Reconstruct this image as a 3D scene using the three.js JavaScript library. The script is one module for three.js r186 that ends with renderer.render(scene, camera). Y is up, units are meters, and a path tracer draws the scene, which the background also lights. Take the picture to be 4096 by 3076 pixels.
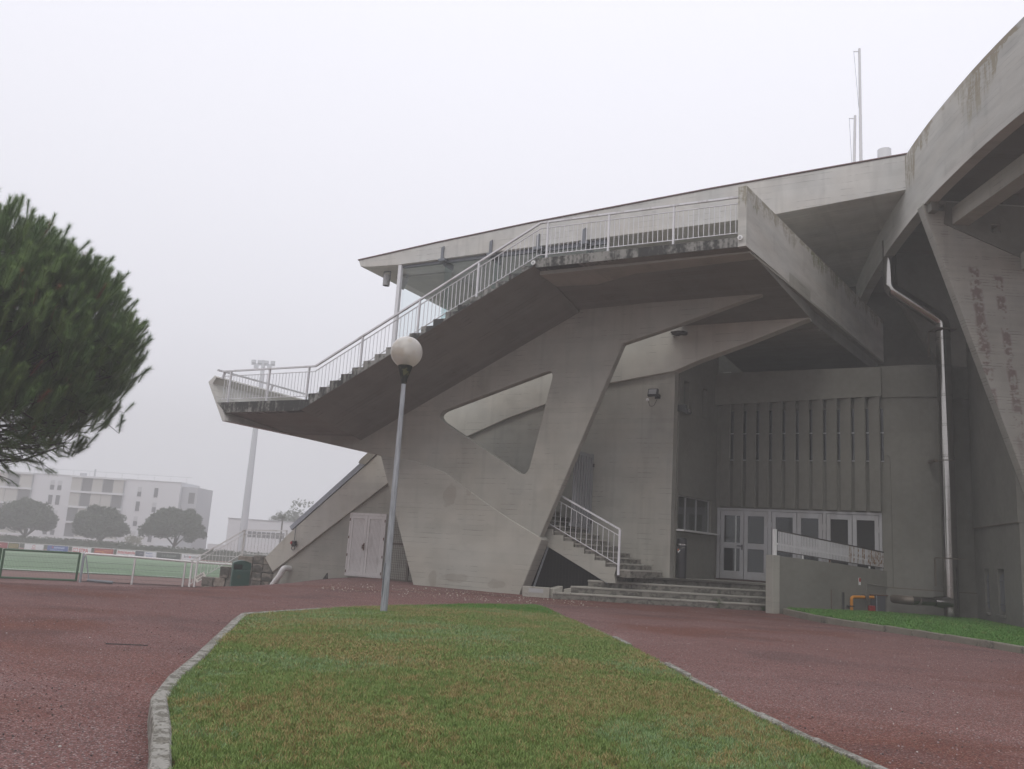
import * as THREE from 'three';
import { mergeGeometries, mergeVertices, toCreasedNormals } from 'three/addons/utils/BufferGeometryUtils.js';
import { RoundedBoxGeometry } from 'three/addons/geometries/RoundedBoxGeometry.js';

// ------------------------------------------------------------------ camera, sky, sun, exposure
const scene = new THREE.Scene();
const camera = new THREE.PerspectiveCamera(48.054, 1024 / 769, 0.1, 1500);
camera.position.set(0, 1.2, 0);
camera.rotation.set(0.18961, 0, 0.064126);
scene.add(camera);

const SKY = 0.91;
{
  const W = 256, H = 128, data = new Float32Array(W * H * 4);
  for (let j = 0; j < H; j++) {
    const s = Math.max(0, Math.sin(((j + 0.5) / H - 0.5) * Math.PI));
    const L = SKY * (1 + 0.32 * s);
    for (let i = 0; i < W; i++) {
      const k = (j * W + i) * 4;
      data[k] = L * 0.985; data[k + 1] = L * 0.985; data[k + 2] = L * 1.07; data[k + 3] = 1;
    }
  }
  const sky = new THREE.DataTexture(data, W, H, THREE.RGBAFormat, THREE.FloatType);
  sky.mapping = THREE.EquirectangularReflectionMapping;
  sky.magFilter = THREE.LinearFilter; sky.minFilter = THREE.LinearFilter;
  sky.needsUpdate = true;
  scene.background = sky;
  scene.environment = sky;
}
const sun = new THREE.DirectionalLight(0xfffaf2, 1.0);
sun.position.set(-14, 60, 22);
sun.target.position.set(0, 0, -20);
sun.castShadow = true;
sun.shadow.radius = 60;
sun.shadow.mapSize.set(2048, 2048);
Object.assign(sun.shadow.camera, { left: -45, right: 45, top: 45, bottom: -45, near: 1, far: 140 });
scene.add(sun, sun.target);
scene.fog = new THREE.FogExp2(0xf3f1ee, 0.0049);

const renderer = new THREE.WebGLRenderer({ antialias: true });
renderer.setSize(1024, 769);
renderer.toneMapping = THREE.LinearToneMapping;
renderer.toneMappingExposure = 1.0;
renderer.shadowMap.enabled = true;

// ------------------------------------------------------------------ helpers
let seed = 7;
const rnd = () => { seed = (seed * 1664525 + 1013904223) >>> 0; return seed / 4294967296; };
const rr = (a, b) => a + (b - a) * rnd();
const lerp = (a, b, t) => a + (b - a) * t;
const clamp = (x, a = 0, b = 1) => Math.min(b, Math.max(a, x));
const sstep = (a, b, x) => { const t = clamp((x - a) / (b - a)); return t * t * (3 - 2 * t); };
const v3 = (x, y, z) => new THREE.Vector3(x, y, z);

function hash2(i, j, s) {
  let h = (i * 374761393 + j * 668265263 + s * 974711) | 0;
  h = Math.imul(h ^ (h >>> 13), 1274126177);
  return ((h ^ (h >>> 16)) >>> 0) / 4294967296;
}
// value noise, repeating every (px, py) cells
function vnoise(x, y, px, py, s) {
  const xi = Math.floor(x), yi = Math.floor(y), fx = x - xi, fy = y - yi;
  const m = (a, n) => ((a % n) + n) % n;
  const x0 = m(xi, px), x1 = m(xi + 1, px), y0 = m(yi, py), y1 = m(yi + 1, py);
  const u = fx * fx * (3 - 2 * fx), v = fy * fy * (3 - 2 * fy);
  return lerp(lerp(hash2(x0, y0, s), hash2(x1, y0, s), u), lerp(hash2(x0, y1, s), hash2(x1, y1, s), u), v);
}
function fbm(u, v, fx, fy, oct, s) {
  let a = 0.5, t = 0, n = 0;
  for (let o = 0; o < oct; o++) { t += a * vnoise(u * fx, v * fy, fx, fy, s + o * 17); n += a; a *= 0.5; fx *= 2; fy *= 2; }
  return t / n;
}
const noise2 = (x, y, s = 3) => { let t = 0, a = 0.5; for (let o = 0; o < 4; o++) { t += a * vnoise(x, y, 4096, 4096, s + o); x *= 2.03; y *= 2.03; a *= 0.5; } return t / 0.9375; };

// f(u, v) -> [r, g, b, height]; linear colours
function makeTex(W, H, f, rep = [1, 1], bump = true) {
  const c = new Uint8Array(W * H * 4), b = bump ? new Uint8Array(W * H * 4) : null;
  const enc = (x) => { x = clamp(x); return Math.round(255 * (x <= 0.0031308 ? 12.92 * x : 1.055 * Math.pow(x, 1 / 2.4) - 0.055)); };
  for (let j = 0; j < H; j++) for (let i = 0; i < W; i++) {
    const o = f((i + 0.5) / W, (j + 0.5) / H), k = (j * W + i) * 4;
    c[k] = enc(o[0]); c[k + 1] = enc(o[1]); c[k + 2] = enc(o[2]); c[k + 3] = 255;
    if (b) { b[k] = b[k + 1] = b[k + 2] = Math.round(255 * clamp(o[3])); b[k + 3] = 255; }
  }
  const mk = (d, srgb) => {
    const t = new THREE.DataTexture(d, W, H, THREE.RGBAFormat);
    if (srgb) t.colorSpace = THREE.SRGBColorSpace;
    t.wrapS = t.wrapT = THREE.RepeatWrapping; t.magFilter = THREE.LinearFilter; t.minFilter = THREE.LinearMipmapLinearFilter;
    t.generateMipmaps = true; t.repeat.set(rep[0], rep[1]); t.needsUpdate = true; return t;
  };
  return { map: mk(c, true), bump: b ? mk(b, false) : null };
}
const std = (o) => new THREE.MeshStandardMaterial(o);
const lin = (r, g, b) => new THREE.Color().setRGB(r, g, b);

const used = {};
function numbered(n) { const k = used[n] = (used[n] ?? -1) + 1; return k ? `${n}_${String(k).padStart(3, '0')}` : n; }
function mesh(name, geo, mat, parent) {
  const m = new THREE.Mesh(geo, mat); m.castShadow = m.receiveShadow = true;
  m.name = parent ? name : numbered(name);
  (parent || scene).add(m); return m;
}
function tag(o, label, category, group) { o.userData.label = label; o.userData.category = category; if (group) o.userData.group = group; return o; }
function thing(name, label, category, pos = [0, 0, 0], turn = 0, group) {
  const g = new THREE.Group(); g.name = numbered(name); scene.add(g);
  g.position.set(...pos); g.rotation.y = turn; g.updateMatrixWorld(true);
  return tag(g, label, category, group);
}
function part(name, parent) { const g = new THREE.Group(); g.name = name; parent.add(g); return g; }
function structure(o, label) { o.userData.kind = 'structure'; if (label) o.userData.label = label; return o; }

// uv in metres from the way each face points
function boxUV(g, du = 0, dv = 0) {
  g = g.index ? g.toNonIndexed() : g;
  const p = g.attributes.position, uv = new Float32Array(p.count * 2), a = v3(), b = v3(), c = v3(), n = v3();
  for (let i = 0; i < p.count; i += 3) {
    a.fromBufferAttribute(p, i); b.fromBufferAttribute(p, i + 1); c.fromBufferAttribute(p, i + 2);
    n.crossVectors(b.clone().sub(a), c.clone().sub(a)).normalize();
    const ax = Math.abs(n.x), ay = Math.abs(n.y), az = Math.abs(n.z);
    [a, b, c].forEach((q, k) => {
      const [s, t] = ay > 0.72 ? [q.x, q.z] : az >= ax ? [q.x, q.y] : [q.z, q.y];
      uv[(i + k) * 2] = s + du; uv[(i + k) * 2 + 1] = t + dv;
    });
  }
  g.setAttribute('uv', new THREE.BufferAttribute(uv, 2));
  return g;
}
const flat = (g) => { g = g.index ? g.toNonIndexed() : g; g.computeVertexNormals(); return g; };
function box(sx, sy, sz, x, y, z, r = 0) {
  const g = r > 0 ? new RoundedBoxGeometry(sx, sy, sz, 2, r) : new THREE.BoxGeometry(sx, sy, sz);
  g.translate(x, y, z); return boxUV(g);
}
// box between two corners
const bx = (x0, y0, z0, x1, y1, z1, r = 0) => box(Math.abs(x1 - x0), Math.abs(y1 - y0), Math.abs(z1 - z0), (x0 + x1) / 2, (y0 + y1) / 2, (z0 + z1) / 2, r);
function bar(a, b, r0, r1 = r0, seg = 8, caps = false) {
  const d = b.clone().sub(a), L = d.length(), g = new THREE.CylinderGeometry(r1, r0, L, seg, 1, !caps);
  g.applyQuaternion(new THREE.Quaternion().setFromUnitVectors(v3(0, 1, 0), d.normalize()));
  g.translate((a.x + b.x) / 2, (a.y + b.y) / 2, (a.z + b.z) / 2); return g;
}
// rectangular bar: w across (horizontal), h up
function flatBar(a, b, w, h) {
  const d = b.clone().sub(a), L = d.length(); d.normalize();
  let s = v3(0, 1, 0).cross(d); if (s.length() < 1e-3) s = v3(1, 0, 0); s.normalize();
  const t = d.clone().cross(s), g = new THREE.BoxGeometry(w, h, L);
  g.applyMatrix4(new THREE.Matrix4().makeBasis(s, t, d));
  g.translate((a.x + b.x) / 2, (a.y + b.y) / 2, (a.z + b.z) / 2); return boxUV(g);
}
const merge = (list) => mergeGeometries(list.map((g) => { g = g.index ? g.toNonIndexed() : g; for (const k of Object.keys(g.attributes)) if (!['position', 'normal', 'uv'].includes(k)) g.deleteAttribute(k); return g; }));
// prism: polygon [[x, y], ...] in the x-y plane (holes too) between z0 and z1
function prism(poly, z0, z1, holes = [], bevel = 0) {
  const s = new THREE.Shape(poly.map(([x, y]) => new THREE.Vector2(x, y)));
  for (const h of holes) s.holes.push(new THREE.Path(h.map(([x, y]) => new THREE.Vector2(x, y))));
  const g = new THREE.ExtrudeGeometry(s, { depth: z1 - z0 - 2 * bevel, bevelEnabled: bevel > 0, bevelSize: bevel, bevelOffset: -bevel, bevelThickness: bevel, bevelSegments: 1, steps: 1 });
  g.translate(0, 0, z0 + bevel); return boxUV(g);
}
// prism of a plan polygon [[x, z], ...] between heights
function slab(poly, y0, y1) {
  const s = new THREE.Shape(poly.map(([x, z]) => new THREE.Vector2(x, -z)));
  const g = new THREE.ExtrudeGeometry(s, { depth: y1 - y0, bevelEnabled: false });
  g.rotateX(-Math.PI / 2); g.translate(0, y0, 0); return boxUV(g);
}
// solid between two profiles with the same number of points, at z0 and z1
function loft(A, B, z0, z1) {
  const n = A.length, pos = [];
  const P = (q, z) => [q[0], q[1], z], tri = (...t) => t.forEach((q) => pos.push(...q));
  for (let i = 0; i < n; i++) {
    const j = (i + 1) % n;
    tri(P(A[i], z0), P(B[j], z1), P(A[j], z0)); tri(P(A[i], z0), P(B[i], z1), P(B[j], z1));
  }
  const f = THREE.ShapeUtils.triangulateShape(A.map(([x, y]) => new THREE.Vector2(x, y)), []);
  for (const [a, b, c] of f) { tri(P(A[a], z0), P(A[c], z0), P(A[b], z0)); tri(P(B[a], z1), P(B[b], z1), P(B[c], z1)); }
  const g = new THREE.BufferGeometry(); g.setAttribute('position', new THREE.Float32BufferAttribute(pos, 3));
  g.computeVertexNormals(); return boxUV(g);
}
// wall that follows a plan polyline [[x, z], ...]; thickness to the right of the way it runs
function wallStrip(pts, y0, y1, th, u0 = 0) {
  const n = pts.length, nor = pts.map((p, i) => {
    const a = pts[Math.max(0, i - 1)], b = pts[Math.min(n - 1, i + 1)], d = v3(b[0] - a[0], 0, b[1] - a[1]).normalize();
    return [-d.z, d.x];
  });
  const back = pts.map((p, i) => [p[0] + nor[i][0] * th, p[1] + nor[i][1] * th]);
  const pos = [], uv = []; let s = u0;
  const f = (i) => (typeof y0 === 'function' ? y0(i) : y0), h = (i) => (typeof y1 === 'function' ? y1(i) : y1);
  const quad = (a, b, c, d, ua, ub, uc, ud) => { for (const [q, t] of [[a, ua], [b, ub], [c, uc], [a, ua], [c, uc], [d, ud]]) { pos.push(...q); uv.push(...t); } };
  for (let i = 0; i < n - 1; i++) {
    const [p, q, bp, bq] = [pts[i], pts[i + 1], back[i], back[i + 1]], L = Math.hypot(q[0] - p[0], q[1] - p[1]), e = s + L;
    const j = i + 1;
    quad([p[0], f(i), p[1]], [q[0], f(j), q[1]], [q[0], h(j), q[1]], [p[0], h(i), p[1]], [s, f(i)], [e, f(j)], [e, h(j)], [s, h(i)]);
    quad([bq[0], f(j), bq[1]], [bp[0], f(i), bp[1]], [bp[0], h(i), bp[1]], [bq[0], h(j), bq[1]], [e, f(j)], [s, f(i)], [s, h(i)], [e, h(j)]);
    quad([p[0], h(i), p[1]], [q[0], h(j), q[1]], [bq[0], h(j), bq[1]], [bp[0], h(i), bp[1]], [s, 0], [e, 0], [e, th], [s, th]);
    quad([bp[0], f(i), bp[1]], [bq[0], f(j), bq[1]], [q[0], f(j), q[1]], [p[0], f(i), p[1]], [s, 0], [e, 0], [e, th], [s, th]);
    s = e;
  }
  for (const [i, flip] of [[0, 1], [n - 1, 0]]) {
    const p = pts[i], b = back[i], A = [p[0], f(i), p[1]], B = [b[0], f(i), b[1]], C = [b[0], h(i), b[1]], D = [p[0], h(i), p[1]];
    flip ? quad(B, A, D, C, [0, f(i)], [th, f(i)], [th, h(i)], [0, h(i)]) : quad(A, B, C, D, [0, f(i)], [th, f(i)], [th, h(i)], [0, h(i)]);
  }
  const g = new THREE.BufferGeometry();
  g.setAttribute('position', new THREE.Float32BufferAttribute(pos, 3)); g.setAttribute('uv', new THREE.Float32BufferAttribute(uv, 2));
  g.computeVertexNormals(); return g;
}
// swept tube through points, with the bends rounded by r
function pipe(pts, rad, bend = 0.2, seg = 16, close = false) {
  const path = new THREE.CurvePath();
  let last = pts[0].clone();
  for (let i = 1; i < pts.length - 1; i++) {
    const a = pts[i].clone().add(pts[i - 1].clone().sub(pts[i]).setLength(bend)), b = pts[i].clone().add(pts[i + 1].clone().sub(pts[i]).setLength(bend));
    path.add(new THREE.LineCurve3(last, a)); path.add(new THREE.QuadraticBezierCurve3(a, pts[i].clone(), b)); last = b;
  }
  path.add(new THREE.LineCurve3(last, pts[pts.length - 1].clone()));
  const frames = [];
  for (const c of path.curves) { const k = c.isLineCurve3 ? 1 : 6; for (let i = frames.length ? 1 : 0; i <= k; i++) frames.push([c.getPoint(i / k), c.getTangent(i / k)]); }
  const pos = [], idx = [], nor = [], uv = []; let up = Math.abs(frames[0][1].y) > 0.9 ? v3(1, 0, 0) : v3(0, 1, 0), len = 0;
  frames.forEach(([p, t], k) => {
    if (k) len += p.distanceTo(frames[k - 1][0]);
    const s = up.clone().sub(t.clone().multiplyScalar(up.dot(t))).normalize(), q = t.clone().cross(s); up = s;
    for (let i = 0; i <= seg; i++) { const a = i / seg * Math.PI * 2, n = s.clone().multiplyScalar(Math.cos(a)).addScaledVector(q, Math.sin(a)); pos.push(p.x + n.x * rad, p.y + n.y * rad, p.z + n.z * rad); nor.push(n.x, n.y, n.z); uv.push(i / seg * rad * 6.28, len); }
    if (k) for (let i = 0; i < seg; i++) { const a = (k - 1) * (seg + 1) + i, b = a + seg + 1; idx.push(a, a + 1, b, a + 1, b + 1, b); }
  });
  const g = new THREE.BufferGeometry();
  g.setAttribute('position', new THREE.Float32BufferAttribute(pos, 3)); g.setAttribute('normal', new THREE.Float32BufferAttribute(nor, 3)); g.setAttribute('uv', new THREE.Float32BufferAttribute(uv, 2)); g.setIndex(idx);
  return g;
}
// mirror a shape in z and keep its faces outward
function flipGeo(g) {
  g.scale(1, 1, -1);
  if (g.index) { const a = g.index.array; for (let i = 0; i < a.length; i += 3) { const t = a[i]; a[i] = a[i + 1]; a[i + 1] = t; } }
  else for (const k of Object.keys(g.attributes)) { const at = g.attributes[k], n = at.itemSize, a = at.array; for (let i = 0; i < at.count; i += 3) for (let j = 0; j < n; j++) { const t = a[i * n + j]; a[i * n + j] = a[(i + 1) * n + j]; a[(i + 1) * n + j] = t; } }
  g.computeVertexNormals(); return g;
}
function flipParts(o) { const seen = new Set(); o.traverse((m) => { if (m.isMesh) { if (!seen.has(m.geometry)) { seen.add(m.geometry); flipGeo(m.geometry); } m.position.z *= -1; } }); }
// ------------------------------------------------------------------ materials
// painted concrete with the print of the formwork boards, 5 m a side
const concreteF = (seedv, boards, dark) => (u, v) => {
  const big = fbm(u, v, 3, 3, 4, seedv), mid = fbm(u, v, 14, 10, 3, seedv + 40), fine = hash2(Math.floor(u * 1024), Math.floor(v * 1024), seedv + 9);
  const row = Math.floor(v * boards), fv = v * boards - row;
  const tone = (hash2(row, 5, seedv) - 0.5) * 0.05;
  const edge = Math.min(fv, 1 - fv) / boards * 5;                            // metres to the board joint
  const crackOn = vnoise(u * 9, row, 9, boards, seedv + 77) > 0.74 ? 1 : 0;
  const wob = (vnoise(u * 60, row * 3.3, 60, 4096, seedv + 3) - 0.5) * 0.012;
  const crack = crackOn * (1 - sstep(0.002, 0.007, Math.abs(edge + wob)));
  const pitN = vnoise(u * 210, v * 210, 210, 210, seedv + 5), pit = pitN > 0.955 ? 1 : 0;
  const drip = sstep(0.62, 0.8, fbm(u, v, 26, 2, 3, seedv + 21)) * 0.05;
  const blot = sstep(0.60, 0.74, fbm(u, v, 7, 9, 4, seedv + 30)) * 0.07;
  const t = 1 + (big - 0.5) * 0.34 + (mid - 0.5) * 0.22 + (fine - 0.5) * 0.08 + tone * 1.6 - crack * 0.5 - pit * 0.2 - drip * 1.5 - blot;
  const w = (fbm(u, v, 5, 5, 3, seedv + 60) - 0.5) * 0.05;
  return [dark[0] * t * (1 + w), dark[1] * t, dark[2] * t * (1 - w), 0.6 + (mid - 0.5) * 0.25 - crack * 0.5 - pit * 0.4 - (1 - sstep(0, 0.006, edge)) * 0.10 + (fine - 0.5) * 0.1];
};
const CONC = [0.335, 0.325, 0.284];
const cTex = makeTex(1024, 1024, concreteF(11, 34, CONC), [0.2, 0.2]);
const concrete = std({ map: cTex.map, bumpMap: cTex.bump, bumpScale: 0.006, roughness: 0.85 });
const roofTex = makeTex(1024, 1024, concreteF(71, 26, [0.53, 0.52, 0.49]), [0.2, 0.2]);
const concreteRoof = std({ map: roofTex.map, bumpMap: roofTex.bump, bumpScale: 0.006, roughness: 0.85 });
const smoothTex = makeTex(512, 512, (u, v) => {
  const t = 1 + (fbm(u, v, 4, 4, 4, 5) - 0.5) * 0.36 + (fbm(u, v, 30, 30, 2, 8) - 0.5) * 0.16 + (hash2(Math.floor(u * 512), Math.floor(v * 512), 4) - 0.5) * 0.08;
  return [0.178 * t, 0.174 * t, 0.150 * t, 0.5 + (t - 1) * 1.5];
}, [0.3, 0.3]);
const render1 = std({ map: smoothTex.map, bumpMap: smoothTex.bump, bumpScale: 0.003, roughness: 0.9 });
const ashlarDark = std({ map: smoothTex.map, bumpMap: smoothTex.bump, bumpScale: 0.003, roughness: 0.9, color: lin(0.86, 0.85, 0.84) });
// weathered edge: black lichen in upright runs
const mouldTex = makeTex(1024, 1024, (u, v) => {
  const c = fbm(u, v, 10, 7, 5, 31), run = fbm(u, v, 60, 5, 4, 35), fl = fbm(u, v, 90, 70, 2, 39), patch = fbm(u, v, 4, 6, 3, 43);
  const m = sstep(0.34, 0.58, c * 0.45 + run * 0.4 + patch * 0.35 - 0.06 + (fl - 0.5) * 0.25);
  const g = 1 + (fl - 0.5) * 0.2;
  return [lerp(0.26, 0.04, m) * g, lerp(0.255, 0.04, m) * g, lerp(0.235, 0.038, m) * g, 0.6 - m * 0.15 + (fl - 0.5) * 0.3];
}, [0.25, 0.25]);
const mould = std({ map: mouldTex.map, bumpMap: mouldTex.bump, bumpScale: 0.006, roughness: 0.95 });
// step concrete: grey, worn, lichen specks
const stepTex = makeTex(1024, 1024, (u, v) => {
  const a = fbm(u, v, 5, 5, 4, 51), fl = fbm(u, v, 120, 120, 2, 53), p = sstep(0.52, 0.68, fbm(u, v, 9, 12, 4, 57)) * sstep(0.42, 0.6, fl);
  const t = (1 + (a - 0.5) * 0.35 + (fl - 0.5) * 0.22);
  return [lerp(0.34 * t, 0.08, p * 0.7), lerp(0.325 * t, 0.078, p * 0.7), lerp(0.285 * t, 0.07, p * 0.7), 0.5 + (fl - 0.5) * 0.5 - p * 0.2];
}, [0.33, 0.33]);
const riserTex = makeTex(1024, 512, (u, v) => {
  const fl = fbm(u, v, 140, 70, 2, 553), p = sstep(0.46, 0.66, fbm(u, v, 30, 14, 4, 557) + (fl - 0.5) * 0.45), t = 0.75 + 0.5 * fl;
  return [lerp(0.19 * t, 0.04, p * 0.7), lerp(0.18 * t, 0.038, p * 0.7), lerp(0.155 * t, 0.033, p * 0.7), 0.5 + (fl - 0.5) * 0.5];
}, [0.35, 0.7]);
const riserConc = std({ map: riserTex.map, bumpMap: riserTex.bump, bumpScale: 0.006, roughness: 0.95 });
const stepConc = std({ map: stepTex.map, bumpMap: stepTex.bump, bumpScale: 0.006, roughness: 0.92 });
// streaked upstand: uv.y 0..1 from foot to top; ochre and green runs hang from the top edge
const streakTex = (seedv, ochre, green, reach) => makeTex(1024, 512, (u, v) => {
  const b = concreteF(seedv, 14, [0.46, 0.45, 0.415])(u, v);
  const run = fbm(u, 0.5, 70, 1, 5, seedv + 2), zone = fbm(u, 0.3, 7, 1, 3, seedv + 4), fl = fbm(u, v, 120, 60, 2, seedv + 6), frayed = fbm(u, v, 220, 5, 4, seedv + 8);
  const len = reach * sstep(0.34, 0.72, zone) * (0.35 + 1.1 * run);
  const m = clamp((1 - v) < len ? sstep(0.36, 0.66, frayed * 0.6 + run * 0.45 + (fl - 0.5) * 0.35) * 0.75 * sstep(0, 0.25, 1 - (1 - v) / Math.max(len, 0.01)) : 0);
  const lip = (1 - v) < 0.05 + 0.06 * fl ? sstep(0.45, 0.6, fbm(u, v, 30, 6, 3, seedv + 12)) * 0.75 : 0;
  const k = sstep(0.5, 0.62, fbm(u, v, 6, 2, 3, seedv + 14));
  const col = [lerp(ochre[0], green[0], k), lerp(ochre[1], green[1], k), lerp(ochre[2], green[2], k)];
  const q = Math.max(m, lip);
  return [lerp(b[0], col[0], q), lerp(b[1], col[1], q), lerp(b[2], col[2], q), b[3]];
});
const bandTex = streakTex(201, [0.23, 0.19, 0.12], [0.30, 0.27, 0.20], 0.62);
const bandMat = std({ map: bandTex.map, bumpMap: bandTex.bump, bumpScale: 0.005, roughness: 0.88 });
const parTex = streakTex(301, [0.24, 0.215, 0.15], [0.12, 0.125, 0.035], 0.34);
const parapetMat = std({ map: parTex.map, bumpMap: parTex.bump, bumpScale: 0.005, roughness: 0.88 });
// pylon with two rusty runs: uv in metres, 8 m wide and 11 m high
const rustTex = makeTex(1024, 1408, (u, v) => {
  const b = concreteF(401, 66, [0.35, 0.338, 0.302])((u * 1.6) % 1, (v * 2.2) % 1), y = v * 11, x = u * 8;
  let q = 0;
  for (const [cx, w, top, low, s] of [[1.82, 0.13, 8.95, 3.2, 3], [2.42, 0.12, 8.75, 3.0, 8]]) {
    const xx = cx + (top - y) * 0.10, d = Math.abs(x - xx) / (w * (0.7 + 0.9 * fbm(u, v, 5, 30, 3, s)));
    const gr = fbm(u, v, 120, 200, 3, s + 5), rows = fbm(u, v, 3, 60, 2, s + 7);
    if (y < top && y > low) q = Math.max(q, sstep(1.1, 0.5, d) * sstep(0.44, 0.66, gr * 0.6 + rows * 0.5) * sstep(low, low + 3, y) * sstep(top, top - 0.15, y));
  }
  q *= 0.75;
  return [lerp(b[0], 0.145, q), lerp(b[1], 0.092, q), lerp(b[2], 0.083, q), b[3] - q * 0.25];
}, [1 / 8, 1 / 11]);
const rustMat = std({ map: rustTex.map, bumpMap: rustTex.bump, bumpScale: 0.006, roughness: 0.9 });
// red cinder
const cindTex = makeTex(2048, 2048, (() => {
  const N = 340;
  return (u, v) => {
    const x = u * N, y = v * N, xi = Math.floor(x), yi = Math.floor(y); let best = 9, id = 0, second = 9;
    for (let j = -1; j <= 1; j++) for (let i = -1; i <= 1; i++) {
      const cx = ((xi + i) % N + N) % N, cy = ((yi + j) % N + N) % N;
      const dx = xi + i + hash2(cx, cy, 1) - x, dy = yi + j + hash2(cx, cy, 2) - y, d = dx * dx + dy * dy;
      if (d < best) { second = best; best = d; id = hash2(cx, cy, 6); } else if (d < second) second = d;
    }
    const edge = Math.sqrt(second) - Math.sqrt(best), grain = hash2(Math.floor(u * 2048), Math.floor(v * 2048), 12);
    const pal = id < 0.15 ? [0.095, 0.06, 0.056] : id < 0.30 ? [0.35, 0.215, 0.20] : id < 0.345 ? [0.44, 0.35, 0.33] : id < 0.68 ? [0.26, 0.115, 0.10] : [0.20, 0.08, 0.066];
    const t = (0.62 + 0.38 * sstep(0.02, 0.35, edge)) * (0.86 + 0.28 * grain) * (0.9 + 0.2 * fbm(u, v, 8, 8, 3, 91));
    return [pal[0] * t, pal[1] * t, pal[2] * t, sstep(0.0, 0.5, edge) * 0.7 + id * 0.3];
  };
})(), [1 / 3.1, 1 / 3.1]);
const cinder = std({ map: cindTex.map, bumpMap: cindTex.bump, bumpScale: 0.008, roughness: 0.95, vertexColors: true });
const soilTex = makeTex(1024, 1024, (u, v) => {
  const a = fbm(u, v, 8, 8, 4, 101), f = fbm(u, v, 150, 150, 2, 103), s = fbm(u, v, 60, 200, 2, 107);
  const br = sstep(0.45, 0.6, a * 0.6 + s * 0.4), t = 0.65 + 0.7 * f;
  return [lerp(0.07, 0.15, br) * t, lerp(0.10, 0.105, br) * t, lerp(0.028, 0.036, br) * t, f];
}, [0.5, 0.5]);
const soil = std({ map: soilTex.map, bumpMap: soilTex.bump, bumpScale: 0.02, roughness: 1 });
const bladeMat = new THREE.MeshPhysicalMaterial({ color: 0xffffff, roughness: 0.75, side: THREE.DoubleSide });
const pitchTex = makeTex(512, 512, (u, v) => {
  const t = 0.75 + 0.5 * fbm(u, v, 20, 40, 3, 111) + (fbm(u, v, 3, 12, 3, 115) - 0.5) * 0.5;
  return [0.135 * t, 0.215 * t, 0.12 * t, 0.5];
}, [0.08, 0.08], false);
const pitchMat = std({ map: pitchTex.map, roughness: 1 });
const trackMat = std({ color: lin(0.175, 0.095, 0.08), roughness: 0.95 });
const kerbTex = makeTex(512, 512, (u, v) => {
  const f = fbm(u, v, 90, 90, 3, 121), a = fbm(u, v, 5, 5, 3, 123), p = sstep(0.36, 0.62, fbm(u, v, 14, 14, 5, 127) + (f - 0.5) * 0.5), t = 0.6 + 0.8 * f;
  const w = 0.28 + a * 0.1;
  return [lerp(0.15 * t, 0.60, p * w * 0.95), lerp(0.14 * t, 0.59, p * w * 0.95), lerp(0.115 * t, 0.55, p * w * 0.95), f];
}, [1, 1]);
const kerbMat = std({ map: kerbTex.map, bumpMap: kerbTex.bump, bumpScale: 0.012, roughness: 0.95 });
const kerbGrey = std({ map: stepTex.map, bumpMap: stepTex.bump, bumpScale: 0.008, roughness: 0.95, color: lin(0.58, 0.55, 0.50) });
// metal and paint
const grimeF = (col, amt, s) => (u, v) => {
  const d = sstep(0.55, 0.8, fbm(u, v, 8, 3, 4, s)) * amt, t = 1 + (fbm(u, v, 40, 40, 2, s + 3) - 0.5) * 0.1;
  return [lerp(col[0], 0.2, d) * t, lerp(col[1], 0.17, d) * t, lerp(col[2], 0.13, d) * t, 0.5];
};
const railTex = makeTex(256, 256, grimeF([0.66, 0.66, 0.68], 0.35, 141), [0.7, 0.7], false);
const railWhite = std({ map: railTex.map, roughness: 0.5 });
const galvTex = makeTex(512, 512, (u, v) => { const t = 1 + (fbm(u, v, 40, 20, 3, 151) - 0.5) * 0.45; return [0.36 * t, 0.385 * t, 0.42 * t, 0.5]; }, [1.5, 1.5], false);
const galv = std({ map: galvTex.map, roughness: 0.5, metalness: 0.35 });
const steelTex = makeTex(256, 256, (u, v) => { const t = 1 + (fbm(u, v, 3, 60, 3, 161) - 0.5) * 0.14; return [0.60 * t, 0.585 * t, 0.565 * t, 0.5]; }, [1, 1], false);
const steel = std({ map: steelTex.map, roughness: 0.14, metalness: 1, color: lin(0.66, 0.65, 0.63) });
const steelDull = std({ color: lin(0.20, 0.17, 0.14), roughness: 0.6, metalness: 0.6 });
const darkMetal = std({ color: lin(0.05, 0.05, 0.055), roughness: 0.55, metalness: 0.4 });
const bracketGrey = std({ color: lin(0.16, 0.17, 0.19), roughness: 0.55, metalness: 0.3 });
const aluTex = makeTex(256, 256, grimeF([0.37, 0.37, 0.375], 0.2, 171), [0.5, 0.5], false);
const alu = std({ map: aluTex.map, roughness: 0.45, metalness: 0.25 });
const aluDark = std({ color: lin(0.03, 0.03, 0.03), roughness: 0.7 });
const blackPlastic = std({ color: lin(0.018, 0.018, 0.02), roughness: 0.4 });
const whitePlastic = std({ color: lin(0.72, 0.72, 0.71), roughness: 0.45 });
const glass = new THREE.MeshPhysicalMaterial({ color: lin(0.93, 0.96, 0.96), roughness: 0.03, transmission: 1, thickness: 0, ior: 1.38 });
const glassGreen = new THREE.MeshPhysicalMaterial({ color: lin(0.80, 0.89, 0.89), roughness: 0.03, transmission: 1, thickness: 0, ior: 1.5 });
const shadeAndLensBlack = std({ color: lin(0.03, 0.03, 0.033), roughness: 0.9 });  // near black: shade inside voids put into the colour; spotlight lens too
const rust = std({ color: lin(0.13, 0.06, 0.035), roughness: 0.95 });
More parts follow.
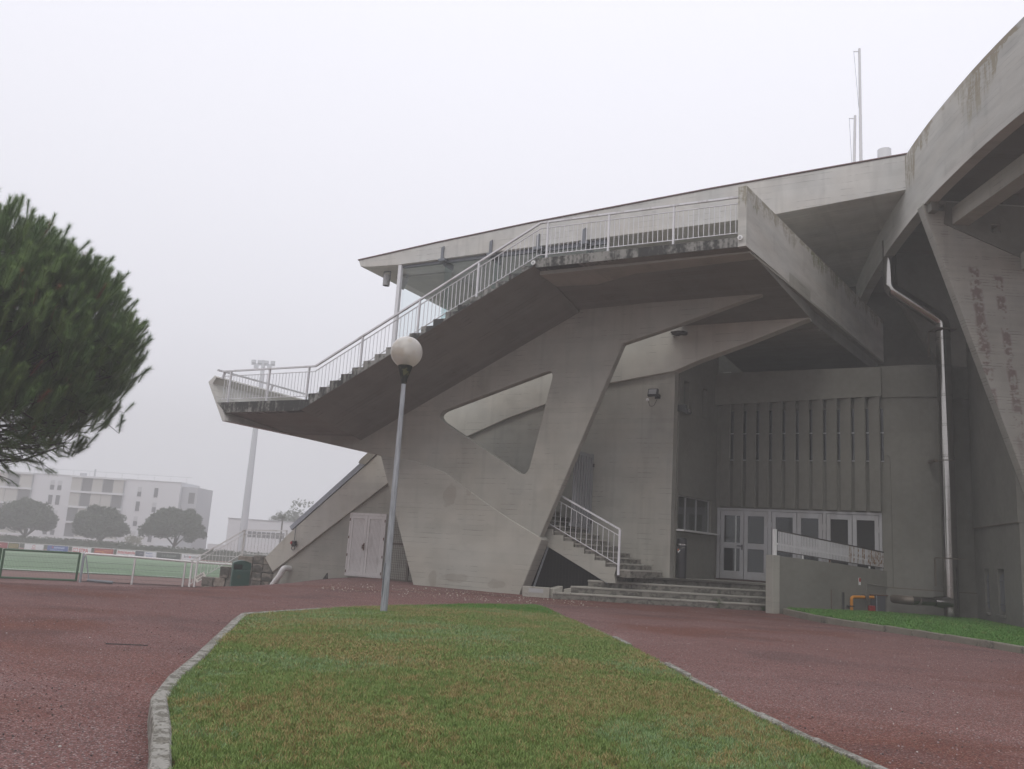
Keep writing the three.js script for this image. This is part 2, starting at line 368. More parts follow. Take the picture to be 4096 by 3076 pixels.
const pedTex = makeTex(1024, 1024, (u, v) => {                                  // pedestal: patches of older paint, damp stain above the foot
  const b = concreteF(91, 34, [0.375, 0.364, 0.320])(u, v), x = u * 8 + 4, y = v * 5 - 0.5;
  const f = fbm(u, v, 60, 50, 3, 93);
  let q = 0;
  for (const [cx, cy, w, h, s] of [[9.35, 2.75, 0.20, 0.36, 1], [8.72, 2.85, 0.12, 0.22, 2], [8.9, 0.32, 0.5, 0.14, 3], [7.6, 0.22, 0.35, 0.13, 4], [9.75, 0.25, 0.12, 0.3, 5]]) {
    const d = Math.hypot((x - cx) / w, (y - cy) / h) + (fbm(u, v, 26, 20, 4, 95 + s) - 0.5) * 1.5; q = Math.max(q, sstep(1.05, 0.75, d));
  }
  q *= 0.26 + 0.2 * f;
  return [lerp(b[0], 0.22, q), lerp(b[1], 0.185, q), lerp(b[2], 0.15, q), b[3]];
}, [1 / 8, 1 / 5]);
pedTex.map.offset.set(-0.5, 0.1); pedTex.bump.offset.set(-0.5, 0.1);
const ashlarPedestal = std({ map: pedTex.map, bumpMap: pedTex.bump, bumpScale: 0.006, roughness: 0.88 });
const rakeTex = makeTex(1024, 1024, concreteF(611, 22, [0.48, 0.468, 0.415]), [0.2, 0.2]);
const concreteRoof2 = std({ map: rakeTex.map, bumpMap: rakeTex.bump, bumpScale: 0.006, roughness: 0.88 });
const flashMat = std({ color: lin(0.16, 0.10, 0.095), roughness: 0.7 });
const spotGrey = std({ color: lin(0.42, 0.42, 0.42), roughness: 0.5 });
const rustDark = std({ color: lin(0.06, 0.035, 0.028), roughness: 0.9 });
const hallMat = std({ color: lin(0.035, 0.034, 0.033), roughness: 0.9 });  // unlit rooms painted near black
const slitGlass = std({ color: lin(0.012, 0.013, 0.015), roughness: 0.12 });
const gateGrey = std({ color: lin(0.27, 0.275, 0.285), roughness: 0.55, metalness: 0.2 });
const wireDark = std({ color: lin(0.05, 0.047, 0.043), roughness: 0.7, metalness: 0.2 });
const grilleFrame = std({ color: lin(0.12, 0.10, 0.085), roughness: 0.8 });
const doorTex = makeTex(512, 512, grimeF([0.70, 0.675, 0.655], 0.25, 181), [0.6, 0.6], false);
const doorWhite = std({ map: doorTex.map, roughness: 0.55 });
const rustLine = std({ color: lin(0.13, 0.10, 0.08), roughness: 0.95 });
const darkRail = std({ color: lin(0.05, 0.045, 0.042), roughness: 0.7 });
const slatWhite = std({ color: lin(0.56, 0.56, 0.57), roughness: 0.55 });
const slatRTex = makeTex(256, 256, (u, v) => { const p = sstep(0.5, 0.6, fbm(u, v, 24, 8, 4, 191)); return [lerp(0.52, 0.22, p), lerp(0.51, 0.12, p), lerp(0.50, 0.05, p), 0.5]; }, [2, 2], false);
const slatRust = std({ map: slatRTex.map, roughness: 0.8 });
const orange = std({ color: lin(0.62, 0.24, 0.02), roughness: 0.45 });
const redMat = std({ color: lin(0.35, 0.02, 0.02), roughness: 0.45 });
const lampTex = makeTex(256, 512, (u, v) => { const t = 1 + (fbm(u, v, 24, 24, 3, 211) - 0.5) * 0.8; return [0.33 * t, 0.345 * t, 0.365 * t, 0.5]; }, [1, 1], false);
const lampPole = std({ map: lampTex.map, roughness: 0.5, metalness: 0.3 });
const lampBTex = makeTex(256, 256, (u, v) => { const p = sstep(0.62, 0.72, fbm(u, v, 9, 9, 4, 215)); return [lerp(0.018, 0.10, p), lerp(0.02, 0.10, p), lerp(0.018, 0.05, p), 0.5]; }, [1, 1], false);
const lampBlack = std({ map: lampBTex.map, roughness: 0.7 });
const globeTex = makeTex(1024, 512, (u, v) => {
  // v = 1 at the top of the ball; moss sits on the left shoulder, algae film round the rim
  const f = fbm(u, v, 90, 45, 3, 221), a = fbm(u, v, 10, 6, 4, 223), g = hash2(Math.floor(u * 512), Math.floor(v * 256), 225);
  const d = Math.hypot(((u - 0.68 + 1.5) % 1 - 0.5) * 6, (v - 0.80) * 3.4), moss = sstep(1.0, 0.35, d + (a - 0.5) * 0.9) * (g > 0.45 ? 1 : 0) * sstep(0.4, 0.55, f);
  const d2 = Math.hypot(((u - 0.57 + 1.5) % 1 - 0.5) * 7, (v - 0.5) * 4), moss2 = sstep(0.55, 0.2, d2 + (a - 0.5) * 0.5) * (g > 0.5 ? 1 : 0) * sstep(0.45, 0.6, f);
  const al = sstep(0.5, 0.66, a) * 0.28, q = Math.max(moss, moss2) * 0.85;
  const c = [lerp(0.80, 0.62, al), lerp(0.775, 0.52, al), lerp(0.73, 0.36, al)];
  return [lerp(c[0], 0.10, q), lerp(c[1], 0.085, q), lerp(c[2], 0.045, q), 0.5];
}, [1, 1], false);
const globeMat = new THREE.MeshPhysicalMaterial({ map: globeTex.map, roughness: 0.35, transmission: 0.55, thickness: 0, ior: 1.45 });
const poleWhite = std({ color: lin(0.60, 0.60, 0.61), roughness: 0.5 });
const gateGreen = std({ color: lin(0.025, 0.085, 0.035), roughness: 0.5 });
const wireGrey = std({ color: lin(0.17, 0.175, 0.18), roughness: 0.6, metalness: 0.3 });
const fenceTex = makeTex(256, 256, grimeF([0.70, 0.69, 0.68], 0.5, 231), [0.8, 0.8], false);
const fenceWhite = std({ map: fenceTex.map, roughness: 0.5 });
const rubbleF = (s, base) => makeTex(256, 256, (u, v) => { const f = fbm(u, v, 24, 24, 3, s), a = fbm(u, v, 4, 4, 3, s + 3), p = sstep(0.55, 0.7, a), t = 0.6 + 0.8 * f; return [lerp(base[0], 0.09, p) * t, lerp(base[1], 0.085, p) * t, lerp(base[2], 0.075, p) * t, f]; }, [0.7, 0.7]);
const rubble = [[241, [0.22, 0.195, 0.165]], [245, [0.165, 0.15, 0.13]], [249, [0.26, 0.225, 0.19]]].map(([s, b]) => { const t = rubbleF(s, b); return std({ map: t.map, bumpMap: t.bump, bumpScale: 0.02, roughness: 0.95 }); });
const rubbleMortar = std({ color: lin(0.06, 0.055, 0.05), roughness: 1 });
const binGreen = std({ color: lin(0.008, 0.06, 0.045), roughness: 0.38 });
const barkFar = std({ color: lin(0.07, 0.055, 0.045), roughness: 1 });
const barkNear = std({ color: lin(0.045, 0.035, 0.028), roughness: 1 });
const mastGrey = std({ color: lin(0.55, 0.56, 0.60), roughness: 0.6 });
const aptWhite = std({ color: lin(0.72, 0.73, 0.76), roughness: 0.9 });
const aptGrey = std({ color: lin(0.46, 0.47, 0.50), roughness: 0.9 });
const aptScreen = std({ color: lin(0.50, 0.49, 0.46), roughness: 0.9 });
const aptShutter = std({ color: lin(0.55, 0.56, 0.58), roughness: 0.9 });
const aptGlass = std({ color: lin(0.10, 0.10, 0.12), roughness: 0.25 });
const aptDark = std({ color: lin(0.12, 0.12, 0.13), roughness: 0.8 });
const needleMat = std({ roughness: 0.7, side: THREE.DoubleSide });
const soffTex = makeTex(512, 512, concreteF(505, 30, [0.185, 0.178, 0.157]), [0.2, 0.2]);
const soffitMat = std({ map: soffTex.map, bumpMap: soffTex.bump, bumpScale: 0.006, roughness: 0.92 });  // darker concrete copy: shade of the undersides put into its colour
const aptWhite2 = std({ color: lin(0.45, 0.44, 0.42), roughness: 0.9 });
// ------------------------------------------------------------------ ground
function gy(x, z) {
  const D = -z;
  const slope = -1.12 * sstep(4, 12, -x) * sstep(15, 31, D);
  const field = -1.15 - Math.max(0, D - 42) * 0.0185;
  const rise = 0.1 * sstep(-1.5, 2, x) * (1 - sstep(14, 22, D)) * sstep(-3, 3, D);
  return lerp(slope + rise, field, sstep(33, 40, D));
}
const range = (a, b, s) => { const o = []; for (let t = a; t < b + 1e-6; t += s) o.push(t); return o; };
{
  const xs = [-125, -100, -80, -65, -50, -40, -34, ...range(-30, 16, 0.3), 20, 28, 45];
  const ds = [-46, -30, -15, -8, -4, ...range(-2, 48, 0.3), 52, 58, 66, 76, 88, 100, 115, 130, 145, 160, 185];
  const pos = [], uv = [], col = [], idx = [];
  for (const d of ds) for (const x of xs) {
    pos.push(x, gy(x, -d) + (Math.abs(x) < 20 && d > 0 && d < 30 ? (noise2(x * 1.3, d * 1.3, 5) - 0.5) * 0.02 : 0), -d); uv.push(x, d);
    // damp, bare and sandy patches of the cinder
    const a = noise2(x * 0.33 + 40, d * 0.5 + 9, 21), b = noise2(x * 0.8 + 11, d * 1.1 + 70, 33), c = noise2(x * 0.22, d * 0.3 + 50, 45);
    const fleck = noise2(x * 2.3 + 5, d * 2.6 + 31, 57);
    const damp = clamp(sstep(0.46, 0.62, a * 0.75 + fleck * 0.25)) * 0.95, dark = sstep(0.54, 0.68, b * 0.7 + fleck * 0.3) * 0.6, pale = sstep(0.47, 0.64, c * 0.7 + fleck * 0.3) * 0.6;
    let r = 1, g = 1, bl = 1;
    r = lerp(r, 0.86, damp); g = lerp(g, 0.62, damp); bl = lerp(bl, 0.48, damp);
    r = lerp(r, 0.62, dark); g = lerp(g, 0.66, dark); bl = lerp(bl, 0.7, dark);
    r = lerp(r, 1.25, pale); g = lerp(g, 1.38, pale); bl = lerp(bl, 1.42, pale);
    col.push(r, g, bl);
  }
  const n = xs.length;
  for (let j = 0; j < ds.length - 1; j++) for (let i = 0; i < n - 1; i++) { const a = j * n + i; idx.push(a, a + 1, a + n, a + 1, a + n + 1, a + n); }
  const g = new THREE.BufferGeometry();
  g.setAttribute('position', new THREE.Float32BufferAttribute(pos, 3)); g.setAttribute('uv', new THREE.Float32BufferAttribute(uv, 2)); g.setAttribute('color', new THREE.Float32BufferAttribute(col, 3));
  g.setIndex(idx); g.computeVertexNormals();
  structure(mesh('ground', g, cinder), 'red cinder forecourt');
}
// sheets that follow the ground between two lines z = f(x)
function sheet(name, x0, x1, nx, near, far, nz, lift, mat, us = 1) {
  const pos = [], uv = [], idx = [];
  for (let j = 0; j <= nz; j++) for (let i = 0; i <= nx; i++) {
    const x = lerp(x0, x1, i / nx), z = lerp(near(x), far(x), j / nz);
    pos.push(x, gy(x, z) + lift, z); uv.push(x * us, -z * us);
  }
  for (let j = 0; j < nz; j++) for (let i = 0; i < nx; i++) { const a = j * (nx + 1) + i; idx.push(a, a + 1, a + nx + 1, a + 1, a + nx + 2, a + nx + 1); }
  const g = new THREE.BufferGeometry(); g.setAttribute('position', new THREE.Float32BufferAttribute(pos, 3)); g.setAttribute('uv', new THREE.Float32BufferAttribute(uv, 2)); g.setIndex(idx); g.computeVertexNormals();
  return mesh(name, g, mat);
}
const lineZ = (x) => -(42.93 + (x + 15.03) * 0.356);
structure(sheet('running_track', -95, 8, 80, (x) => -(37.2 + (x + 13) * 0.33), (x) => lineZ(x), 8, 0.03, trackMat));
structure(sheet('football_pitch', -118, 30, 80, (x) => lineZ(x) - 0.12, () => -99, 40, 0.05, pitchMat));
structure(sheet('track_edge_line', -95, 8, 120, (x) => lineZ(x) + 0.02, (x) => lineZ(x) - 0.2, 1, 0.09, std({ color: lin(0.75, 0.75, 0.75), roughness: 0.8 })));
{ // faint touch lines of the pitch
  const m = std({ color: lin(0.55, 0.6, 0.55), roughness: 0.9 });
  for (const k of [9, 24, 45]) structure(sheet('pitch_marking', -115, 20, 60, (x) => lineZ(x) - k, (x) => lineZ(x) - k - 0.14, 1, 0.075, m));
}

// lawn in the middle, bounded by kerb stones
const lawnEdge = [[-1.38, -3.2], [-1.43, -4.24], [-1.66, -4.76], [-2.19, -6.07], [-2.41, -7.29], [-2.88, -9.6], [-3.36, -11.94], [-3.24, -12.36], [-2.66, -13.68], [-1.86, -15.23], [-0.65, -16.68], [0.79, -17.98], [1.0, -16.6], [1.16, -15.27], [1.46, -12.93], [1.72, -10.06], [1.82, -8.13], [2.0, -6.13], [2.12, -5.21], [2.4, -3.2]];
const lawnR = [[7.62, -23.35], [7.58, -20.7], [8.14, -17.8], [8.33, -15.5], [8.47, -14.3], [8.5, -11], [8.5, -7], [12.3, -7], [12.25, -20.2], [13.1, -24.2], [11.9, -24.35], [10.7, -24.6]];
function inside(poly, x, z) {
  let c = false;
  for (let i = 0, j = poly.length - 1; i < poly.length; j = i++) { const [xi, zi] = poly[i], [xj, zj] = poly[j]; if ((zi > z) !== (zj > z) && x < (xj - xi) * (z - zi) / (zj - zi) + xi) c = !c; }
  return c;
}
function edgeDist(poly, x, z) {
  let best = 9;
  for (let i = 0; i < poly.length; i++) { const [ax, az] = poly[i], [bx_, bz] = poly[(i + 1) % poly.length], dx = bx_ - ax, dz = bz - az, t = clamp(((x - ax) * dx + (z - az) * dz) / (dx * dx + dz * dz)); best = Math.min(best, Math.hypot(x - ax - dx * t, z - az - dz * t)); }
  return best;
}
const lawnY = (x, z) => 0.115 + 0.035 * sstep(0, 1.5, edgeDist(lawnEdge, x, z)) + (noise2(x * 0.7, z * 0.7, 8) - 0.5) * 0.03;
const lawnRY = (x, z) => 0.12 + 0.07 * sstep(0.2, 2.5, edgeDist(lawnR, x, z)) * sstep(-24, -18, z) + (noise2(x * 0.7, z * 0.7, 9) - 0.5) * 0.03;
function lawnMesh(poly, yf, name, skirt) {
  const s = new THREE.Shape(poly.map(([x, z]) => new THREE.Vector2(x, -z)));
  const xs = poly.map((p) => p[0]), zs = poly.map((p) => p[1]), pos = [], uv = [], st = 0.2;
  // clip grid cells against the outline by fanning the outline cells coarsely: sample cells whose centre lies inside, plus a rim strip
  const nodes = new Map();
  const put = (x, z) => { pos.push(x, yf(x, z), z); uv.push(x, -z); };
  for (let x = Math.min(...xs); x < Math.max(...xs); x += st) for (let z = Math.min(...zs); z < Math.max(...zs); z += st) {
    const c = [[x, z], [x + st, z], [x + st, z + st], [x, z + st]];
    if (!c.every((q) => inside(poly, q[0], q[1]))) continue;
    put(...c[0]); put(...c[2]); put(...c[1]); put(...c[0]); put(...c[3]); put(...c[2]);
  }
  const flatTri = THREE.ShapeUtils.triangulateShape(s.getPoints(), []), pts = s.getPoints();
  for (const [a, b, c] of flatTri) for (const k of [a, b, c]) { const q = pts[k]; pos.push(q.x, 0.10, -q.y); uv.push(q.x, q.y); }
  if (skirt) for (let i = 0; i < poly.length; i++) {
    const a = poly[i], b = poly[(i + 1) % poly.length];
    for (const [q, y] of [[a, -0.1], [b, -0.1], [b, 0.1], [a, -0.1], [b, 0.1], [a, 0.1]]) { pos.push(q[0], y, q[1]); uv.push(q[0] + q[1], y); }
  }
  const g = new THREE.BufferGeometry(); g.setAttribute('position', new THREE.Float32BufferAttribute(pos, 3)); g.setAttribute('uv', new THREE.Float32BufferAttribute(uv, 2)); g.computeVertexNormals();
  return structure(mesh(name, g, soil));
}
structure(lawnMesh(lawnEdge, lawnY, 'lawn', true), 'soil and thatch of the middle lawn');
structure(lawnMesh(lawnR, lawnRY, 'lawn', true), 'soil and thatch of the lawn along the wall');

// grass: tufts of blades
function tuft(n, h, spread, w) {
  const pos = [], nor = [];
  for (let i = 0; i < n; i++) {
    const a = rnd() * 6.28, r = spread * Math.sqrt(rnd()), bxp = Math.cos(a) * r, bz = Math.sin(a) * r, la = rnd() * 6.28, lean = rr(0.15, 0.8) * h, hh = h * rr(0.5, 1.05), wa = rnd() * 6.28;
    const dx = Math.cos(wa) * w / 2, dz = Math.sin(wa) * w / 2, mx = bxp + Math.cos(la) * lean * 0.35, mz = bz + Math.sin(la) * lean * 0.35, tx = bxp + Math.cos(la) * lean, tz = bz + Math.sin(la) * lean;
    const A = [bxp - dx, -0.01, bz - dz], B = [bxp + dx, -0.01, bz + dz], C = [mx + dx * 0.8, hh * 0.6, mz + dz * 0.8], Dd = [mx - dx * 0.8, hh * 0.6, mz - dz * 0.8], E = [tx, hh, tz];
    for (const q of [A, B, C, A, C, Dd, Dd, C, E]) pos.push(...q);
  }
  const g = new THREE.BufferGeometry(); g.setAttribute('position', new THREE.Float32BufferAttribute(pos, 3)); g.computeVertexNormals(); return g;
}
function grass(name, list, geo, label) {
  const m = new THREE.InstancedMesh(geo, bladeMat, list.length), M = new THREE.Matrix4(), c = new THREE.Color(), q = new THREE.Quaternion();
  list.forEach((t, i) => { q.setFromAxisAngle(v3(0, 1, 0), t.a); M.compose(v3(t.x, t.y, t.z), q, v3(t.s, t.s * t.h, t.s)); m.setMatrixAt(i, M); c.setRGB(...t.c); m.setColorAt(i, c); });
  m.name = numbered(name); m.castShadow = m.receiveShadow = true; m.userData.kind = 'stuff'; m.userData.label = label; m.userData.category = 'grass'; scene.add(m); return m;
}
function grassColour(x, z, lush) {
  const a = noise2(x * 0.9 + 7, z * 0.9 + 30, 61), b = noise2(x * 3.1 + 90, z * 3.1, 63), k = rnd();
  const dry = clamp((0.13 + sstep(0.42, 0.62, a * 0.65 + b * 0.35) * 0.8) * (1 - lush)), pale = sstep(0.55, 0.7, noise2(x * 0.8 + 50, z * 0.8, 67)) * (1 - lush);
  let col = [lerp(0.135, 0.20, k), lerp(0.205, 0.28, k), lerp(0.045, 0.078, k)];
  if (lush > 0.5) col = [0.065 + 0.04 * k, 0.18 + 0.06 * k, 0.022 + 0.012 * k];
  if (rnd() < dry * 0.62) { const d = rnd(); col = [lerp(0.25, 0.36, d), lerp(0.195, 0.29, d), lerp(0.065, 0.125, d)]; }
  else if (rnd() < pale * 0.5) col = [0.17 + 0.06 * k, 0.27 + 0.06 * k, 0.11 + 0.04 * k];
  return col;
}
{
  const near = [], mid = [], right = [];
  for (let i = 0; i < 80000; i++) {
    const z = -rr(3.4, 10.5), x = rr(-3.2, 2.6); if (!inside(lawnEdge, x, z) || rnd() < sstep(6.5, 10.5, -z)) continue;
    const lush = sstep(0.16, 0.02, edgeDist(lawnEdge, x, z)) * 0.4;
    near.push({ x, y: lawnY(x, z), z, a: rnd() * 6.28, s: rr(0.75, 1.2), h: 0.7 + 0.7 * noise2(x * 1.6, z * 1.6, 71), c: grassColour(x, z, lush) });
  }
  for (let i = 0; i < 76000; i++) {
    const z = -rr(6, 18), x = rr(-3.4, 2); if (!inside(lawnEdge, x, z) || rnd() < sstep(10.5, 6.5, -z)) continue;
    const lush = sstep(-14.2, -16.5, z) * 0.8;
    mid.push({ x, y: lawnY(x, z), z, a: rnd() * 6.28, s: rr(0.9, 1.4), h: 0.7 + 0.5 * noise2(x * 1.6, z * 1.6, 71) + lush * 0.4, c: grassColour(x, z, lush) });
  }
  for (let i = 0; i < 60000; i++) {
    const z = -rr(11, 24.6), x = rr(7.5, 13.2); if (!inside(lawnR, x, z)) continue;
    right.push({ x, y: lawnRY(x, z), z, a: rnd() * 6.28, s: rr(1.1, 1.7), h: 1.1, c: grassColour(x, z, 0.9) });
  }
  grass('lawn_grass', near, tuft(9, 0.038, 0.022, 0.0042), 'short patchy green and straw coloured grass near the camera');
  grass('lawn_grass', mid, tuft(8, 0.042, 0.034, 0.0065), 'short green grass around the globe lamp');
  grass('lawn_grass', right, tuft(8, 0.05, 0.045, 0.008), 'deep green grass along the building on the right');
}
// loose stones on the cinder
{
  const g = new THREE.IcosahedronGeometry(1, 0); g.scale(1, 0.7, 0.85);
  const N = 9000, m = new THREE.InstancedMesh(g, std({ roughness: 0.95 }), N), M = new THREE.Matrix4(), q = new THREE.Quaternion(), c = new THREE.Color(), e = new THREE.Euler();
  let i = 0, guard = 0;
  while (i < N && guard++ < 200000) {
    let x, z, s, col, k = rnd();
    if (i < 450) { x = rr(-4.5, 2.4); z = -rr(20.5, 25.2) + x * -0.05; s = rr(0.008, 0.024); col = k < 0.35 ? [0.50, 0.45, 0.39] : [0.30, 0.22, 0.18]; if (x > 0.2 && z < -23.7) continue; }
    else { const d = 3 + 22 * Math.pow(rnd(), 1.6); z = -d; x = rr(-0.66, 0.66) * d; s = rr(0.004, 0.010); col = k < 0.55 ? [0.22, 0.12, 0.11] : k < 0.66 ? [0.10, 0.075, 0.072] : k < 0.985 ? [0.30, 0.22, 0.21] : [0.5, 0.47, 0.44]; }
    if (inside(lawnEdge, x, z) || inside(lawnR, x, z) || (x > 1 && z < -23.4) || (x < 1 && z < -24.5 + x * 0.5)) continue;
    e.set(rnd() * 6, rnd() * 6, rnd() * 6); q.setFromEuler(e); M.compose(v3(x, gy(x, z) + s * 0.4, z), q, v3(s, s, s)); m.setMatrixAt(i, M); c.setRGB(...col); m.setColorAt(i, c); i++;
  }
  m.count = i; m.name = 'loose_stones'; m.castShadow = m.receiveShadow = true; Object.assign(m.userData, { kind: 'stuff', label: 'small loose red grey and white stones on the cinder', category: 'stones' }); scene.add(m);
}
// kerbs: one stone after another along a line
function kerb(name, pts, y, w, hgt, len, mat, label, keep = () => true) {
  const g = new THREE.Group(); g.name = numbered(name); scene.add(g); structure(g, label);
  const c = new THREE.CatmullRomCurve3(pts.map(([x, z]) => v3(x, 0, z)), false, 'catmullrom', 0.1), L = c.getLength(), n = Math.round(L / len);
  for (let i = 0; i < n; i++) {
    if (!keep(i / n)) continue;
    const a = c.getPointAt(i / n), b = c.getPointAt((i + 1) / n), l = a.distanceTo(b) - 0.012;
    const q = new RoundedBoxGeometry(l, hgt, w, 2, 0.018);
    // worn edges
    const p = q.attributes.position;
    for (let k = 0; k < p.count; k++) { const nn = noise2(p.getX(k) * 9 + i * 7.7, p.getZ(k) * 30 + p.getY(k) * 20, 81); p.setY(k, p.getY(k) + (nn - 0.5) * 0.02); p.setZ(k, p.getZ(k) + (nn - 0.5) * 0.016); }
    const geo = boxUV(q, i * 1.37, i * 0.71); geo.computeVertexNormals();
    const m = mesh('kerb_stone', geo, mat, g);
    m.position.set((a.x + b.x) / 2, (typeof y === 'function' ? y((a.x + b.x) / 2, (a.z + b.z) / 2) : y) - hgt / 2, (a.z + b.z) / 2);
    m.rotation.y = -Math.atan2(b.z - a.z, b.x - a.x); m.rotation.z = rr(-0.006, 0.006);
  }
  return g;
}
kerb('lawn_kerb', lawnEdge.slice(0, 9).map(([x, z]) => [x - 0.03, z]), 0.15, 0.10, 0.34, 0.9, kerbMat, 'worn pale kerb on the left edge of the middle lawn');
kerb('lawn_kerb', lawnEdge.slice(8, 12), (x, z) => gy(x, z) + 0.10, 0.07, 0.3, 0.9, kerbMat, 'worn pale kerb at the far edge of the middle lawn');
kerb('lawn_kerb', lawnEdge.slice(11).map(([x, z]) => [x + 0.02, z]), (x, z) => gy(x, z) + 0.03 + (noise2(z * 0.6, 1, 85) - 0.5) * 0.12, 0.07, 0.3, 0.9, kerbMat, 'pale kerb sunk beside the right edge of the middle lawn');
kerb('lawn_kerb', lawnR.slice(0, 7).map(([x, z]) => [x - 0.06, z]), (x, z) => 0.155 + 0.06 * sstep(-20, -14, z), 0.13, 0.4, 1.0, kerbGrey, 'grey concrete kerb of the lawn along the building');
// ------------------------------------------------------------------ grandstand; local axes: x along its end (to the left), y up, z along its length (away)
const PHI = 28.7 * Math.PI / 180, B0 = v3(5.16, 0, -19.02);
const stand = thing('grandstand', 'large grey concrete grandstand with outside stair, pierced pylon and long tapered roof', 'grandstand', B0.toArray(), Math.PI - PHI);
stand.updateMatrixWorld(true);
const standInv = stand.matrixWorld.clone().invert();
const W2L = (x, z) => { const p = v3(x, 0, z).applyMatrix4(standInv); return [p.x, p.z]; };
const L2W = (u, w, y = 0) => v3(u, y, w).applyMatrix4(stand.matrixWorld);

// --- outside stair at the end
const stair = part('staircase', stand);
const yLow = 5.18, yHigh = 8.75, N = 20, uFoot = 12.68, uTop = 5.42, going = (uFoot - uTop) / (N - 1), rise = (yHigh - yLow) / N;
const sof = (u) => 4.87 + (12.92 - u) * (8.51 - 4.87) / (12.92 - 5.57);        // soffit at the outer edge
const DROP = 0.5, WF = 2.94;                                                    // it deepens towards the pylon
for (let k = 0; k < N - 1; k++) {
  const u0 = uFoot - k * going, u1 = u0 - going, y = yLow + (k + 1) * rise, h = 0.012;
  mesh('step', prism([[u0 + rr(0, 0.012), y], [u0, sof(u0) + h], [u1, sof(u1) + h], [u1, y]], rr(-0.006, 0.0), 3.22), mould, stair);
}
const under = (u0, y0, u1, y1, y0t, y1t) => loft([[u0, y0t], [u0, y0], [u1, y1], [u1, y1t]], [[u0, y0t], [u0, y0 - DROP], [u1, y1 - DROP], [u1, y1t]], 0.012, WF + 0.1);
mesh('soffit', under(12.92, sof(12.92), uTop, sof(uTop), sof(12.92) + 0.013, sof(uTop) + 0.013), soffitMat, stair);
// landings
const low = part('landing', stand), high = part('landing', stand);
mesh('edge', prism([[16.42, yLow], [16.0, 4.85], [13.0, 4.86], [uFoot, sof(uFoot)], [uFoot, yLow]], 0, 0.32), mould, low);
mesh('slab', prism([[16.5, yLow - 0.004], [16.2, 4.86], [uFoot, 4.99], [uFoot, yLow - 0.004]], 0.32, 3.22), concrete, low);
mesh('slab', prism([[16.5, yLow - 0.004], [16.2, 4.86], [14.3, 4.95], [14.3, yLow - 0.004]], 3.221, 40), concrete, low);
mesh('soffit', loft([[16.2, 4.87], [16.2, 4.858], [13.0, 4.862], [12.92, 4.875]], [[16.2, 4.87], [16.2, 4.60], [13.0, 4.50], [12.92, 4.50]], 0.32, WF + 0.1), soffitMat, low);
mesh('edge', prism([[uTop, yHigh], [uTop, sof(uTop) + 0.012], [5.57, 8.52], [-0.06, 8.47], [-0.06, 8.70]].slice(0).map((q, i) => (i === 2 ? [uTop - 0.02, 8.50] : q)), 0, 0.3), mould, high);
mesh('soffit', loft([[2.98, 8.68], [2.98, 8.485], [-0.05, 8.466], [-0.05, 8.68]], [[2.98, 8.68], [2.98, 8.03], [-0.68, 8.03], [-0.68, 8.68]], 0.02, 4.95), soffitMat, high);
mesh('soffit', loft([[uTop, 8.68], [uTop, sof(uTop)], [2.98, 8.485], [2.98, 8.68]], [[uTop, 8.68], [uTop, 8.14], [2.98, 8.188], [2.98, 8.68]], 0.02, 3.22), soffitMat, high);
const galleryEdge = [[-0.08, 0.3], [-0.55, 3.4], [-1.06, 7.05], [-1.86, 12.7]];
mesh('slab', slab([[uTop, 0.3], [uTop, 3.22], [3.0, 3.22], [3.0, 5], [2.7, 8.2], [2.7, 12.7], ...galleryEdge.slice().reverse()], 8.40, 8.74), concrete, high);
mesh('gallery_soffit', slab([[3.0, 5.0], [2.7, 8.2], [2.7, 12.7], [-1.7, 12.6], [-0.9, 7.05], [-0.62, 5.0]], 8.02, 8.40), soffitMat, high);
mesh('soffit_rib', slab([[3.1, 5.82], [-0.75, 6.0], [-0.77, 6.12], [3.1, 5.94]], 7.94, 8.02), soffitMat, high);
// the upstand that closes the upper landing and runs back along the gallery
{
  const up = part('parapet', stand);
  const pts = [[-0.07, -0.04], [-0.34, 1.9], [-0.57, 3.6], [-0.82, 5.3], [-1.07, 7.03], [-1.43, 9.6], [-1.87, 12.75]];
  const fold = [pts.slice(0, 5), pts.slice(4)];
  fold.forEach((p, i) => { const g = wallStrip(p.map(([u, w]) => [u, w]).reverse(), 8.46, 9.95, 0.2); const uv = g.attributes.uv; for (let k = 0; k < uv.count; k++) uv.setXY(k, uv.getX(k) / 7.2 + i * 0.4, uv.getY(k) > 1 ? (uv.getY(k) - 8.46) / 1.5 : 0.5); mesh('upstand', g, parapetMat, up); });
}
// chevron parapet along the front of the stand
mesh('front_parapet', prism([[16.08, 4.58], [16.92, 5.86], [16.66, 6.06], [16.58, 6.0], [16.72, 5.80], [16.40, 5.16], [16.2, 5.10], [15.95, 4.60]], 0, 34), concreteRoof, stand);
// beam and pylon in one thin vertical fin, with the three-cornered opening
function roundPoly(pts, rad) {
  const out = [];
  pts.forEach((p, i) => {
    const a = pts[(i + pts.length - 1) % pts.length], b = pts[(i + 1) % pts.length], r = rad[i];
    const P = new THREE.Vector2(...p), A = new THREE.Vector2(...a).sub(P).setLength(r).add(P), Bq = new THREE.Vector2(...b).sub(P).setLength(r).add(P);
    for (let k = 0; k <= 8; k++) { const t = k / 8; out.push([(1 - t) ** 2 * A.x + 2 * t * (1 - t) * P.x + t * t * Bq.x, (1 - t) ** 2 * A.y + 2 * t * (1 - t) * P.y + t * t * Bq.y]); }
  });
  return out;
}
const pylon = part('pylon', stand);
const finOut = [[6.29, 1.62], [4.04, 7.09], [3.6, 7.21], [2.58, 7.49], [0.76, 8.05], [0.2, 8.2], [0.2, 8.3], [uTop, 8.3], [12.7, sof(12.7) - DROP + 0.2], [12.92, 4.62], [16.1, 4.72], [16.05, 4.585], [12.06, 3.88], [10.9, 3.2], [10.9, 1.62]];
